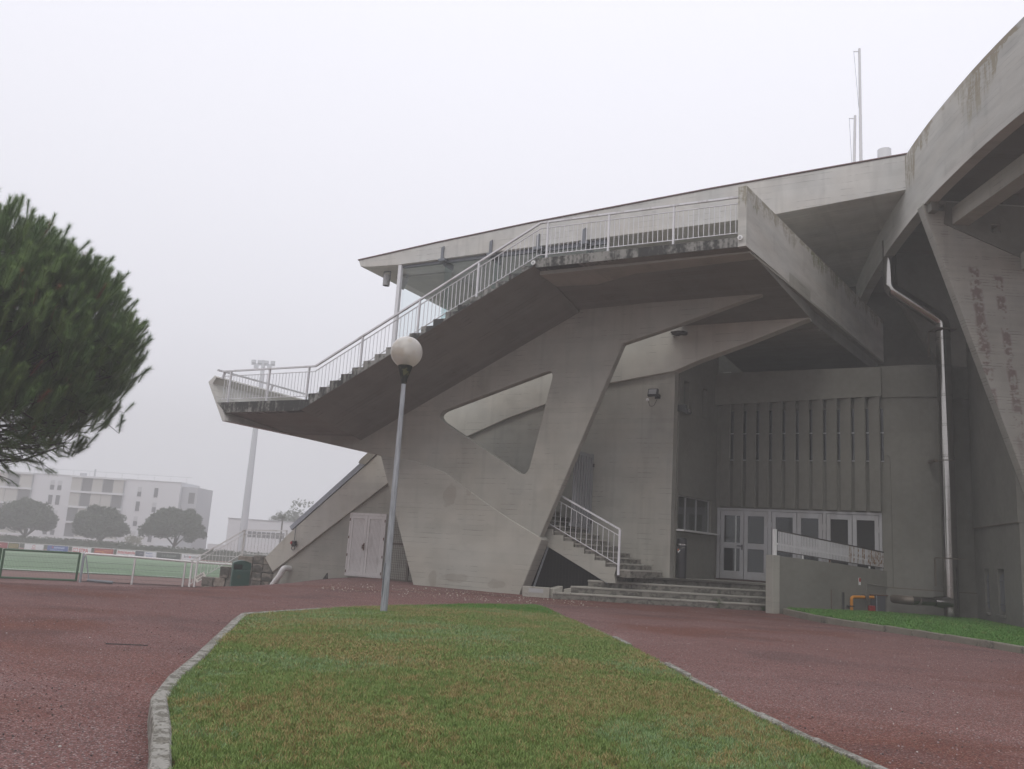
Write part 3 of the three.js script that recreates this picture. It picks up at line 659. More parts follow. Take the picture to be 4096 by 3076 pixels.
mesh('fin', prism(finOut, WF, WF + 0.27, [roundPoly([[10.22, 5.18], [6.12, 6.46], [6.82, 3.26]], [0.55, 0.34, 0.36])], 0.02), concrete, pylon);
const crease = [[12.05, 3.87], [11.4, 3.82], [10.67, 3.71], [9.62, 3.40], [8.93, 3.0], [8.17, 2.56], [7.29, 2.09], [6.29, 1.62]];
mesh('pedestal', prism([...crease, [6.22, 1.54], [6.81, 0], [6.92, -0.4], [10.25, -0.4], [10.38, -0.09]], WF - 0.03, 3.44, [], 0.02), ashlarPedestal, pylon);

// --- side wall with its raised raking band
const seam = [[17.9, -0.1], [15.6, 1.50], [13.17, 3.17], [11.6, 4.08], [10.16, 4.76], [8.7, 5.34], [7.34, 5.78], [5.32, 6.37], [3.16, 6.68]];
mesh('side_wall', prism([...seam.map(([u, y]) => [u, y + 0.1]), [3.16, -0.6], [17.6, -1.6], [18.0, -1.2]], 5.0, 5.35), concrete, stand);
mesh('raking_band', prism([...seam, [2.4, 6.98], [0.98, 7.44], [-0.5, 7.97], [-0.66, 8.02], [-0.66, 8.06], [3.1, 8.38], [uTop, 8.41], [12.4, 5.12], [12.9, 4.86], [14.05, 3.88], [17.37, 1.26], [18.34, 0.37]], 4.90, 5.3, [], 0.015), concreteRoof2, stand);
{ // zinc capping on the slope
  const a = [17.2, 1.42], b = [14.2, 3.78], n = new THREE.Vector2(b[1] - a[1], a[0] - b[0]).normalize().multiplyScalar(1);
  mesh('zinc_capping', prism([a, b, [b[0] + 0.12, b[1] + 0.14], [a[0] + 0.10, a[1] + 0.12]], 4.87, 5.4), galv, stand);
  mesh('coping', prism([[14.15, 3.80], [12.95, 4.84], [13.1, 5.0], [14.38, 3.98], [14.45, 3.86]], 4.84, 5.42), concrete, stand);
}
// seating behind the wall
mesh('seating_slab', prism([[15.9, 5.0], [4.0, 8.3], [4.0, 8.0], [15.9, 4.78]], 5.36, 40), concrete, stand);
mesh('rear_wall', prism([[3.35, 8.0], [3.35, -0.5], [3.1, -0.5], [3.1, 8.0]], 11.2, 40), concrete, stand);

// --- roof
const roof = part('roof', stand);
mesh('roof_slab', prism([[15.47, 11.45], [15.36, 11.21], [15.0, 11.15], [13.64, 11.09], [9.78, 11.13], [0.75, 11.20], [-3.3, 11.48], [-3.3, 12.5], [2.2, 12.3], [8.24, 12.0], [12, 11.74]], 5.0, 40, [], 0.012), concreteRoof, roof);
mesh('roof_flashing', prism([[15.5, 11.455], [12, 11.748], [8.24, 12.008], [2.2, 12.308], [-3.3, 12.508], [-3.3, 12.54], [2.2, 12.34], [8.24, 12.04], [12, 11.78], [15.5, 11.49]], 4.97, 5.3), flashMat, roof);
mesh('soffit_edge', prism([[14.6, 11.11], [13.7, 11.085], [12.2, 11.05], [14.6, 11.03]].map((q) => q), 6.2, 40), concrete, roof);
// spotlights under the tip
for (const [u, w, tilt] of [[14.55, 5.6, 0.05], [14.15, 6.1, 0.5]]) {
  const g = new THREE.Group(); g.name = numbered('roof_spotlight'); scene.add(g); tag(g, tilt < 0.3 ? 'upright grey cylinder spotlight under the roof tip' : 'tilted grey cylinder spotlight under the roof tip', 'spotlight', 'roof tip spotlights');
  const p = L2W(u, w, 10.78); g.position.copy(p); g.rotation.y = Math.PI - PHI;
  const h = new THREE.CylinderGeometry(0.13, 0.13, 0.42, 20, 1); h.rotateZ(tilt); mesh('housing', h, spotGrey, g);
  const l = new THREE.CylinderGeometry(0.11, 0.11, 0.01, 20); l.translate(0, -0.214, 0); l.rotateZ(tilt); mesh('lens', l, shadeAndLensBlack, g);
  mesh('bracket', merge([bx(-0.16, -0.02, -0.015, -0.14, 0.34, 0.015), bx(0.14, -0.02, -0.015, 0.16, 0.34, 0.015), bx(-0.16, 0.32, -0.015, 0.16, 0.345, 0.015)]), bracketGrey, g);
}
// glazed screen at the end of the seats: posts, panes, upright glass fins and clamps
const screen = part('glass_screen', stand);
mesh('post', bx(13.50, 5.6, 5.02, 13.64, 11.1, 5.16, 0.01), railWhite, screen);
const clampU = [11.72, 9.76, 7.96, 6.30];
const topRail = mesh('head_channel', prism([[13.5, 11.0], [13.5, 11.09], [5.6, 11.16], [5.6, 11.0]], 5.12, 5.24), bracketGrey, screen);
[13.5, ...clampU].forEach((u, i, a) => {
  const v = a[i + 1] ?? 5.5, lo = Math.max(5.25, 5.4 + (12.2 - Math.max(u, v)) * 0.30);
  mesh('pane', bx(u - 0.012, lo, 5.17, v + 0.012, 8.4 + (i > 2 ? 0.4 : 0), 5.182), glass, screen);
  mesh('pane', bx(u - 0.012, 8.42 + (i > 2 ? 0.4 : 0), 5.17, v + 0.012, 11.02, 5.182), glass, screen);
});
clampU.forEach((u, i) => {
  mesh('glass_fin', bx(u - 0.008, 5.6 + (11.7 - u) * 0.3, 5.19, u + 0.008, 11.0, 5.62), glassGreen, screen);
  const c = mesh('clamp', merge([prism([[u - 0.05, 11.0], [u + 0.05, 11.0], [u + 0.05, 11.5], [u - 0.05, 11.56]], 4.93, 4.985), bx(u - 0.14, 11.02, 4.92, u + 0.14, 11.10, 5.3), bx(u - 0.03, 10.9, 5.1, u + 0.03, 11.1, 5.7)]), bracketGrey, screen);
  mesh('clamp', merge([bx(u - 0.07, 8.36, 5.15, u + 0.07, 8.48, 5.21), bx(u - 0.2, 8.36, 5.15, u - 0.14, 8.46, 5.21), bx(u + 0.14, 8.36, 5.15, u + 0.2, 8.46, 5.21)]), bracketGrey, screen);
});

// --- railings
function railing(name, parent, pts, posts, z, opt = {}) {
  // pts: [[u, yFloor], ...] from left to right
  const r = part(name, parent), top = opt.top ?? 1.0, mid = opt.mid ?? 0.84, bot = opt.bot ?? 0.1, sp = opt.sp ?? 0.128;
  const yAt = (u) => { for (let i = 0; i < pts.length - 1; i++) { const [a, ya] = pts[i], [b, yb] = pts[i + 1]; if ((u - a) * (u - b) <= 1e-9) return lerp(ya, yb, (u - a) / (b - a)); } return u > pts[0][0] ? pts[0][1] : pts[pts.length - 1][1]; };
  const P = (u, h, dz = 0) => v3(u, yAt(u) + h, z + dz);
  for (let i = 0; i < pts.length - 1; i++) {
    const [a] = pts[i], [b] = pts[i + 1];
    mesh('handrail', flatBar(P(a, top), P(b, top), 0.07, 0.045), railWhite, r);
    mesh('rail', flatBar(P(a, mid), P(b, mid), 0.03, 0.018), railWhite, r);
    mesh('rail', flatBar(P(a, bot), P(b, bot), 0.03, 0.018), railWhite, r);
  }
  for (const u of posts) mesh('post', merge([bx(u - 0.022, yAt(u) + (opt.foot ?? 0), z - 0.03, u + 0.022, yAt(u) + top - 0.02, z + 0.03)]), railWhite, r);
  const a = pts[0][0], b = pts[pts.length - 1][0], n = Math.round(Math.abs(a - b) / sp), geo = new THREE.CylinderGeometry(0.0095, 0.0095, 1, 6);
  for (let i = 1; i < n; i++) {
    const u = lerp(a, b, i / n); if (posts.some((q) => Math.abs(q - u) < 0.05)) continue;
    const m = mesh('baluster', geo, railWhite, r); m.position.set(u, yAt(u) + (mid + bot) / 2, z); m.scale.y = mid - bot;
  }
  return r;
}
const nose = (u) => yLow + (uFoot - u) / going * rise + rise * 0.5;
railing('stair_railing', stand, [[16.42, yLow], [12.62, yLow], [uTop - 0.05, yHigh], [-0.05, yHigh - 0.03]], [16.05, 14.42, 12.85, 10.95, 9.05, 7.2, 5.15, 3.42, 1.72], 0.09, { top: 1.02, mid: 0.86, bot: 0.12 });
{ // tube on the front parapet
  const r = part('parapet_rail', stand);
  mesh('handrail', flatBar(v3(16.5, 6.22, -0.06), v3(16.5, 6.22, 34), 0.07, 0.045), railWhite, r);
  for (const w of [0.25, 2.4, 4.6, 6.8, 9]) mesh('post', prism([[16.55, 5.98], [16.62, 6.0], [16.53, 6.2], [16.47, 6.2]], w - 0.03, w + 0.03), railWhite, r);
}
for (const [u, y, which] of [[5.47, 8.64, 'left'], [0.06, 8.66, 'right']]) { // round marker plates on the edge of the upper landing
  const d = mesh('marker_plate', (() => { const g = new THREE.CylinderGeometry(0.06, 0.06, 0.02, 24); g.rotateX(Math.PI / 2); return g; })(), whitePlastic, stand); d.position.set(u, y, which === 'left' ? -0.02 : -0.075);
  const c = mesh('marker_centre', (() => { const g = new THREE.CylinderGeometry(0.028, 0.028, 0.01, 16); g.rotateX(Math.PI / 2); return g; })(), alu, d); c.position.z = -0.015;
}
// ------------------------------------------------------------------ entrance porch
const porch = part('entrance_porch', stand);
// return wall with the ticket window and two slots: plan from [3.16, 5.35] to [2.7, 8.1]
{
  const r = part('return_wall', stand), skew = (g) => { const p = g.attributes.position; for (let i = 0; i < p.count; i++) p.setX(i, p.getX(i) - (p.getZ(i) - 5.0) * 0.149); g.computeVertexNormals(); return g; };
  const X0 = 3.16, X1 = 3.36, seg = (z0, y0, z1, y1) => skew(bx(X0, y0, z0, X1, y1, z1));
  const slots = [[5.62, 5.98], [6.95, 7.25]];
  mesh('wall_panel', merge([seg(5.351, -0.3, 8.1, 2.10), seg(5.351, 2.10, 5.45, 3.10), seg(7.75, 2.10, 8.1, 3.10), seg(5.351, 3.10, 8.1, 5.62), seg(5.351, 6.55, 8.1, 8.3), seg(5.351, 5.62, slots[0][0], 6.55), seg(slots[0][1], 5.62, slots[1][0], 6.55), seg(slots[1][1], 5.62, 8.1, 6.55)]), render1, r);
  for (const [a, b] of slots) { mesh('slot_window', skew(bx(X0 + 0.12, 5.62, a, X0 + 0.13, 6.55, b)), glass, r); mesh('slot_back', skew(bx(X0 + 0.5, 5.5, a - 0.1, X0 + 0.52, 6.7, b + 0.1)), shadeAndLensBlack, r); }
  const w = part('ticket_window', stand);
  mesh('sill', skew(bx(X0 - 0.22, 2.06, 5.36, X0 + 0.06, 2.10, 7.8)), whitePlastic, w);
  mesh('pane', skew(bx(X0 + 0.09, 2.12, 5.46, X0 + 0.10, 3.08, 7.74)), glass, w);
  for (const z of [5.47, 6.1, 6.85, 7.73]) mesh('mullion', skew(bx(X0 + 0.075, 2.10, z - 0.018, X0 + 0.115, 3.10, z + 0.018)), alu, w);
  mesh('frame', merge([skew(bx(X0 + 0.07, 2.10, 5.45, X0 + 0.12, 2.13, 7.75)), skew(bx(X0 + 0.07, 3.07, 5.45, X0 + 0.12, 3.10, 7.75))]), alu, w);
  // ticket office behind it
  mesh('office_wall', merge([skew(bx(X1 + 1.8, 0.7, 5.36, X1 + 1.85, 3.6, 8.1)), skew(bx(X1 + 0.005, 3.2, 5.36, X1 + 1.8, 3.25, 8.1)), skew(bx(X1 + 0.005, 0.68, 5.36, X1 + 1.8, 0.72, 8.1)), skew(bx(X1 + 0.005, 0.7, 8.05, X1 + 1.8, 3.2, 8.09))]), ashlarDark, w);
}
// door wall at z = 8.1
const DZ = 8.1, dl = 2.64, dr = -2.14, dTop = 2.93, dBot = 0.76;
mesh('door_wall', merge([bx(2.9, 2.935, DZ + 0.02, -2.3, 7.2, DZ + 0.3), bx(2.9, -0.5, DZ + 0.02, 2.645, 2.935, DZ + 0.3), bx(-2.145, -1.5, DZ + 0.02, -2.3, 2.935, DZ + 0.3)]), render1, porch);
mesh('threshold', bx(2.645, 0.5, DZ - 0.06, -2.145, 0.765, DZ + 0.25), rustDark, porch);
// hall behind the doors, its lack of light put into near black walls
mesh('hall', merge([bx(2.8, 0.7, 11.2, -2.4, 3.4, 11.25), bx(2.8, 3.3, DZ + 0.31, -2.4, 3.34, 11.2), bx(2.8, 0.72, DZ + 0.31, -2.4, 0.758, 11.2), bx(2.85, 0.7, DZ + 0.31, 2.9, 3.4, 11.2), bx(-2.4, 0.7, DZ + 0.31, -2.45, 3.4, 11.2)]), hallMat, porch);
// upper band of the porch wall, and the pleated panels under it
mesh('lintel_band', prism([[2.75, 6.18], [-2.2, 6.34], [-2.2, 7.22], [2.75, 7.22]], DZ - 0.22, DZ + 0.018), render1, porch);
mesh('porch_ledge', bx(2.9, 7.16, DZ + 0.31, -2.3, 7.24, 12.7), render1, porch);
{
  const n = 12, pitch = (2.60 - -2.18) / n;
  for (let i = 0; i < n; i++) {
    const u = 2.60 - i * pitch, yTop = 6.18 + (2.6 - u) * 0.041 + 0.01;
    const g = prism([[0, 2.965], [0, yTop], [-pitch * 0.86, yTop], [-pitch * 0.86, 2.965]], 0, 0.07, [], 0.006); g.rotateY(-0.46); g.translate(u - pitch * 0.10, 0, DZ - 0.075);
    mesh('pleat_panel', g, render1, porch);
    // slot window in the gap between two pleats
    const wi = part('slot_window', porch), x = u - pitch * 1.12;
    mesh('pane', bx(x + 0.005, 4.45, DZ - 0.015, x + 0.11, 6.0, DZ - 0.01), slitGlass, wi);
    mesh('transom', bx(x, 5.26, DZ - 0.03, x + 0.105, 5.29, DZ - 0.012), alu, wi);
    mesh('sill', bx(x, 4.42, DZ - 0.03, x + 0.105, 4.45, DZ - 0.012), alu, wi);
  }
}
// three double doors
{
  const fr = part('door_frame', porch), z0 = DZ - 0.05, z1 = DZ + 0.05;
  const pairs = [[2.54, 1.08], [0.97, -0.51], [-0.61, -2.06]];
  const cols = [[dl, 2.545], [1.075, 0.975], [-0.515, -0.605], [-2.065, dr]];
  mesh('head', bx(dl, 2.865, z0, dr, dTop, z1), alu, fr);
  cols.forEach(([a, b]) => mesh('jamb', bx(a, dBot, z0, b, 2.864, z1), alu, fr));
  pairs.forEach(([a, b], k) => {
    const m = (a + b) / 2;
    [[a, m], [m, b]].forEach(([p, q], side) => {
      const d = part('door_leaf', stand), x0 = p - 0.006, x1 = q + 0.006, ym = 1.785;
      const gl = x0 - 0.115, gr = x1 + 0.115, f0 = z0 + 0.015, f1 = z1 - 0.02;
      mesh('leaf_frame', merge([bx(x0, 0.775, f0, gl, 2.855, f1, 0.006), bx(gr, 0.775, f0, x1, 2.855, f1, 0.006), bx(gl, 2.705, f0, gr, 2.855, f1), bx(gl, 1.70, f0, gr, 1.87, f1), bx(gl, 0.775, f0, gr, 1.01, f1)]), alu, d);
      mesh('pane', bx(gl, 1.87, f0 + 0.03, gr, 2.705, f0 + 0.036), glass, d);
      mesh('pane', bx(gl, 1.01, f0 + 0.03, gr, 1.70, f0 + 0.036), glass, d);
      const hx = side === 0 ? x0 + 0.004 : x1 - 0.004;
      for (const y of [1.05, 2.45]) mesh('hinge', bx(hx - 0.012, y - 0.09, f0 - 0.02, hx + 0.012, y + 0.09, f0, 0.004), alu, d);
      if (k === 0 && side === 0) mesh('handle', merge([bx(x1 + 0.03, 1.76, f0 - 0.045, x1 + 0.20, 1.79, f0 - 0.025, 0.004), bx(x1 + 0.02, 1.66, f0 - 0.03, x1 + 0.06, 1.82, f0 + 0.002, 0.004)]), darkMetal, d);
    });
  });
}
// landing and its four long steps (plan in metres, world)
{
  const st = thing('entrance_steps', 'wide worn grey concrete steps with blackened risers up to the glazed doors', 'steps');
  const left = [[1.45, -23.72], [1.95, -23.95], [2.43, -24.18], [2.92, -24.42]], right = [[7.62, -24.5], [7.72, -24.8], [7.85, -25.1], [8.05, -25.4]];
  const back = [[8.9, -25.9], [7.2, -27.2], [4.9, -26.3], [3.4, -25.9]];
  for (let k = 0; k < 4; k++) {
    const l = left[k], r = right[k], y1 = 0.18 * (k + 1), y0 = k ? y1 - 0.18 : -0.3, tail = k < 3 ? [[r[0] + 0.5, r[1] - 1.0], [l[0] + 0.7, l[1] - 1.1]] : [[10.7, -25.4], ...[L2W(-2.1, 8.1), L2W(2.7, 8.1), L2W(3.16, 5.36), L2W(4.4, 3.5)].map((p) => [p.x, p.z])];
    const grp = part(k < 3 ? 'step' : 'landing', st), ring = [l, r, ...tail];
    const body = new THREE.ExtrudeGeometry(new THREE.Shape(ring.map(([x, z]) => new THREE.Vector2(x, -z))), { depth: y1 - y0 - 0.055, bevelEnabled: false });
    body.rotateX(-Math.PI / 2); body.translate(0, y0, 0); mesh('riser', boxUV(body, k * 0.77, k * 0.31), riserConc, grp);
    const lip = [[l[0] - 0.02, l[1] + 0.022], [r[0], r[1] + 0.022], ...tail];
    const top = new THREE.ExtrudeGeometry(new THREE.Shape(lip.map(([x, z]) => new THREE.Vector2(x, -z))), { depth: 0.015, bevelEnabled: true, bevelSize: 0.02, bevelOffset: -0.02, bevelThickness: 0.02, bevelSegments: 2 });
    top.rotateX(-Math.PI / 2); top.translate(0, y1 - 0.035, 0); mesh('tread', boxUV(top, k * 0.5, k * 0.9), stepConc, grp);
  }
}
// side stair behind the pylon
{
  const st = part('side_stair', stand), zo = 3.46, zi = 4.895;
  for (let k = 1; k <= 13; k++) {
    const ui = 3.34 + 0.327 * (k - 1), uo = ui + 0.42, y = 0.72 + 0.157 * k;
    const s = new THREE.Shape([[uo, zo], [ui, zi], [ui + 0.36, zi], [uo + 0.36, zo]].map(([x, z]) => new THREE.Vector2(x, -z)));
    const g = new THREE.ExtrudeGeometry(s, { depth: 0.17, bevelEnabled: false }); g.rotateX(-Math.PI / 2); g.translate(0, y - 0.206, 0);
    const q = part('side_step', stand); mesh('riser', boxUV(g, k * 0.4), riserConc, q);
    const t = new THREE.ExtrudeGeometry(s, { depth: 0.03, bevelEnabled: true, bevelSize: 0.008, bevelThickness: 0.006, bevelSegments: 1 }); t.rotateX(-Math.PI / 2); t.translate(0, y - 0.03, 0); mesh('tread', boxUV(t, k * 0.4), stepConc, q);
  }
  // saw-toothed string wall
  const pr = []; for (let k = 1; k <= 13; k++) { const u = 3.77 + 0.327 * (k - 1), y = 0.72 + 0.157 * k - 0.11; pr.push([u + 0.05, y], [u + 0.327 + 0.05, y]); }
  mesh('string_wall', prism([[4.2, 0.70], ...pr.slice(2, 26), [8.2, 2.4], [8.0, 2.2], [4.42, 0.50], [4.15, 0.50]], zo - 0.05, zo + 0.09), concrete, st);
  mesh('string_soffit', prism([[4.42, 0.52], [8.0, 2.22], [8.0, 2.3], [4.42, 0.6]], zo + 0.09, zi), concrete, st);
}
{ // railing of the side stair
  const r = part('side_stair_railing', stand), z = 3.40, line = (u) => 0.78 + (u - 4.1) * 0.475;
  const P = (u, h) => v3(u, line(u) + h, z);
  mesh('handrail', flatBar(P(4.08, 1.18), P(6.02, 1.18), 0.05, 0.045), railWhite, r);
  mesh('rail', flatBar(P(4.08, 1.0), P(6.1, 1.0), 0.025, 0.02), railWhite, r);
  mesh('rail', flatBar(P(4.08, 0.22), P(6.3, 0.22), 0.025, 0.02), railWhite, r);
  mesh('post', bx(4.05, 0.72, z - 0.025, 4.11, line(4.08) + 1.18, z + 0.025, 0.004), railWhite, r);
  const geo = new THREE.CylinderGeometry(0.009, 0.009, 0.78, 6);
  for (let i = 1; i < 13; i++) { const u = 4.08 + i * 0.165; const m = mesh('baluster', geo, railWhite, r); m.position.set(u, line(u) + 0.61, z); }
  mesh('wall_bracket', bx(6.04, line(6.04) + 0.9, z - 0.03, 6.1, line(6.04) + 1.26, z + 0.03), rust, r);
}
{ // ribbed gate across the side stair
  const g = part('ribbed_gate', stand), u = 5.62;
  for (let i = 0; i < 15; i++) { const z = 3.52 + i * 0.093; mesh('rib', bx(u - 0.02 - (i % 2) * 0.035, 2.08, z, u + 0.01, 4.08, z + 0.078, 0.008), gateGrey, g); }
  mesh('gate_rail', bx(u - 0.035, 4.08, 3.46, u + 0.035, 4.17, 4.89), gateGrey, g);
  mesh('gate_rail', bx(u - 0.035, 1.98, 3.46, u + 0.035, 2.08, 4.89), gateGrey, g);
  mesh('gate_post', bx(u - 0.04, 1.75, 4.83, u + 0.04, 4.2, 4.895), gateGrey, g);
  for (const y of [2.18, 3.86]) mesh('gate_hinge', bx(u - 0.075, y - 0.05, 4.79, u - 0.036, y + 0.05, 4.88), darkMetal, g);
}
{ // grille over the hollow under the side stair
  const g = part('hollow_grille', stand), z = 3.5;
  const bars = []; for (let u = 4.5; u < 6.75; u += 0.1) { const top = Math.min(0.5 + (u - 4.42) * 0.475, u > 6.25 ? 1.54 - (u - 6.25) * 3 : 9); if (top > 0.1) bars.push(bx(u - 0.002, 0.02, z, u + 0.002, top, z + 0.004)); }
  for (let y = 0.1; y < 1.5; y += 0.1) bars.push(bx(4.42 + Math.max(0, (y - 0.5) / 0.475), y - 0.002, z, 6.72 - y * 0.32, y + 0.002, z + 0.004));
  mesh('wire_mesh', merge(bars), wireDark, g);
  mesh('mesh_frame', merge([flatBar(v3(4.42, 0.49, z), v3(6.24, 1.42, z), 0.03, 0.05), flatBar(v3(6.24, 1.5, z), v3(6.72, 0.05, z), 0.03, 0.05)]), galv, g);
  mesh('hollow_shade_sheet', merge([prism([[4.5, -0.2], [8, -0.2], [8, 2.15], [4.5, 0.5]], 4.80, 4.88), bx(8.0, -0.2, 3.5, 8.1, 2.3, 4.9)]), shadeAndLensBlack, g);  // added dark sheets: the shade under the stair is painted on
}
{ // white double cabinet door in the side wall
  const d = part('cabinet_door', stand), z = 4.99;
  mesh('frame', merge([bx(14.66, 2.06, z - 0.05, 13.11, 2.14, z), bx(14.66, 0.0, z - 0.05, 14.60, 2.06, z), bx(13.17, 0.0, z - 0.05, 13.11, 2.06, z), bx(14.6, 0.0, z - 0.05, 13.17, 0.03, z)]), doorWhite, d);
  for (const [a, b] of [[14.595, 13.89], [13.88, 13.175]]) {
    mesh('leaf', merge([bx(a, 0.035, z - 0.045, a - 0.10, 2.055, z - 0.005, 0.004), bx(b + 0.10, 0.035, z - 0.045, b, 2.055, z - 0.005, 0.004), bx(a - 0.1, 1.95, z - 0.045, b + 0.1, 2.055, z - 0.005), bx(a - 0.1, 0.035, z - 0.045, b + 0.1, 0.14, z - 0.005)]), doorWhite, d);
    const n = 9, w = (a - b - 0.2) / n; for (let i = 0; i < n; i++) mesh('board', bx(a - 0.1 - i * w - 0.003, 0.14, z - 0.028, a - 0.1 - (i + 1) * w + 0.003, 1.95, z - 0.008, 0.004), doorWhite, d);
  }
  for (const [u, y] of [[14.63, 1.9], [14.63, 1.3], [14.63, 0.7], [14.63, 0.15], [13.14, 1.9], [13.14, 1.3], [13.14, 0.7], [13.14, 0.15]]) mesh('hinge', bx(u - 0.012, y - 0.045, z - 0.068, u + 0.012, y + 0.045, z - 0.05), rust, d);
  mesh('handle', merge([bx(13.96, 0.88, z - 0.075, 13.93, 1.12, z - 0.046, 0.004), bx(14.0, 0.95, z - 0.10, 13.97, 1.06, z - 0.075, 0.004), bx(14.0, 0.94, z - 0.1, 13.93, 0.965, z - 0.07), bx(14.0, 1.045, z - 0.1, 13.93, 1.07, z - 0.07)]), rust, d);
}
{ // grille gate between side wall and pylon
  const g = part('grille_gate', stand), z = 4.3, x0 = 12.45, x1 = 10.6, bars = [];
  for (let u = x1; u < x0; u += 0.075) bars.push(bx(u - 0.003, 0.02, z, u + 0.003, 2.2, z + 0.006));
  for (let y = 0.05; y < 2.2; y += 0.075) bars.push(bx(x1, y - 0.003, z + 0.006, x0, y + 0.003, z + 0.012));
  mesh('wire_mesh', merge(bars), wireDark, g);
  for (const u of [12.45, 11.62, 10.8]) mesh('frame_bar', bx(u - 0.04, -0.05, z - 0.03, u + 0.04, 2.3, z + 0.03), grilleFrame, g);
  for (const y of [0.0, 1.17, 2.24]) mesh('frame_bar', bx(x1, y - 0.035, z - 0.02, x0, y + 0.035, z + 0.02), grilleFrame, g);
  mesh('door_sill', bx(12.6, -0.4, 4.05, 10.0, -0.05, 4.6), concrete, g);
}
// ------------------------------------------------------------------ right-hand wing of the stand (plan worked out in world metres, then hung under the stand)
const toStand = (g) => { g.applyMatrix4(standInv); g.computeVertexNormals(); return g; };
const wing = part('wing_walls', stand);
const pR = L2W(-2.14, 8.1);
const arc = []; for (let i = 0; i <= 10; i++) { const t = i / 10; arc.push([lerp(lerp(pR.x, 12.05, t), lerp(12.05, 13.28, t), t), lerp(lerp(pR.z, -24.2, t), lerp(-24.2, -24.5, t), t)]); }
const bulge = (d) => arc.map(([x, z]) => [x, z + d]);
const backThick = -0.35;
mesh('plinth_wall', toStand(wallStrip(bulge(0.03), -1.5, 0.835, backThick)), render1, wing);
mesh('curved_wall', toStand(wallStrip(bulge(0), 0.845, 6.32, backThick)), render1, wing);
mesh('curved_band', toStand(wallStrip(bulge(0.05), 6.32, 7.2, backThick)), render1, wing);
mesh('ledge', toStand(slab([...arc, [14.5, -29.5], [pR.x, -29.5]], 7.2, 7.28)), render1, wing);
mesh('seam_strip', toStand(merge([wallStrip(bulge(0.035), 0.83, 0.85, backThick)])), rustLine, wing);
// set-back upper wall
mesh('upper_wall', merge([bx(7, 7.0, 12.75, 1.15, 11.5, 13.1), bx(1.15, 7.0, 12.75, -0.95, 8.74, 13.1), bx(1.15, 10.3, 12.75, -0.95, 11.5, 13.1), bx(-0.95, 7.0, 12.75, -6, 11.5, 13.1)]), render1, wing);
mesh('upper_opening', merge([bx(1.3, 8.6, 14.4, -1.1, 10.6, 14.45), bx(1.3, 10.31, 13.1, -1.1, 10.36, 14.4), bx(-0.96, 8.6, 13.1, -1.0, 10.4, 14.4), bx(1.15, 8.6, 13.1, 1.2, 10.4, 14.4)]), shadeAndLensBlack, wing);
// right wall with two barred windows: from the inner corner towards the camera
const rwA = v3(13.28, 0, -24.52), rwDir = v3(12.2 - 13.28, 0, -20.2 + 24.52).normalize(), rwLen = 3.85;
const rwM = new THREE.Matrix4().makeBasis(rwDir, v3(0, 1, 0), rwDir.clone().cross(v3(0, 1, 0))).setPosition(rwA);   // local x along the wall, z into the room
const onR = (g) => { flipGeo(g); g.applyMatrix4(rwM); return toStand(g); };
{
  const wins = [[0.85, 1.22], [1.98, 2.52]], y0 = 0.38, y1 = 1.52, T = 0.35;
  const w = part('right_wall', stand);
  mesh('wall_panel', onR(merge([bx(0, -1.5, 0, rwLen, y0, T), bx(0, y1, 0, rwLen, 2.62, T), bx(0, y0, 0, wins[0][0], y1, T), bx(wins[0][1], y0, 0, wins[1][0], y1, T), bx(wins[1][1], y0, 0, rwLen, y1, T)])), render1, w);
  mesh('wall_panel', onR(bx(0, 2.63, -0.03, rwLen, 11.4, T)), render1, w);
  mesh('seam_strip', onR(bx(0, 2.615, -0.04, rwLen, 2.635, 0.02)), rustLine, w);
  wins.forEach(([a, b]) => {
    const q = part('barred_window', stand);
    mesh('pane', onR(bx(a, y0, 0.2, b, y1, 0.21)), glass, q);
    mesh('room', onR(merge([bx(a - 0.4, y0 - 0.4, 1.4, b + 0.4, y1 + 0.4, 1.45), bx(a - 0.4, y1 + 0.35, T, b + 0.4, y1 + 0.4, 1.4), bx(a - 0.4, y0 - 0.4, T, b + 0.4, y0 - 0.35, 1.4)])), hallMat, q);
    mesh('sill', onR(bx(a - 0.06, y0 - 0.06, -0.07, b + 0.06, y0, 0.1)), render1, q);
    const n = Math.round((b - a) / 0.1);
    for (let i = 1; i < n; i++) { const x = lerp(a, b, i / n); mesh('bar', onR(merge([bar(v3(x, y0 + 0.16, 0.03), v3(x, y1 - 0.22, 0.03), 0.009), bar(v3(x, y1 - 0.22, 0.03), v3(x, y1 - 0.12, 0.1), 0.009), bar(v3(x, y0 + 0.16, 0.03), v3(x, y0 + 0.08, 0.08), 0.008)])), bracketGrey, q); }
    for (const y of [y0 + 0.26, y1 - 0.3]) mesh('cross_bar', onR(bx(a + 0.02, y - 0.012, 0.02, b - 0.02, y + 0.012, 0.045)), bracketGrey, q);
  });
}
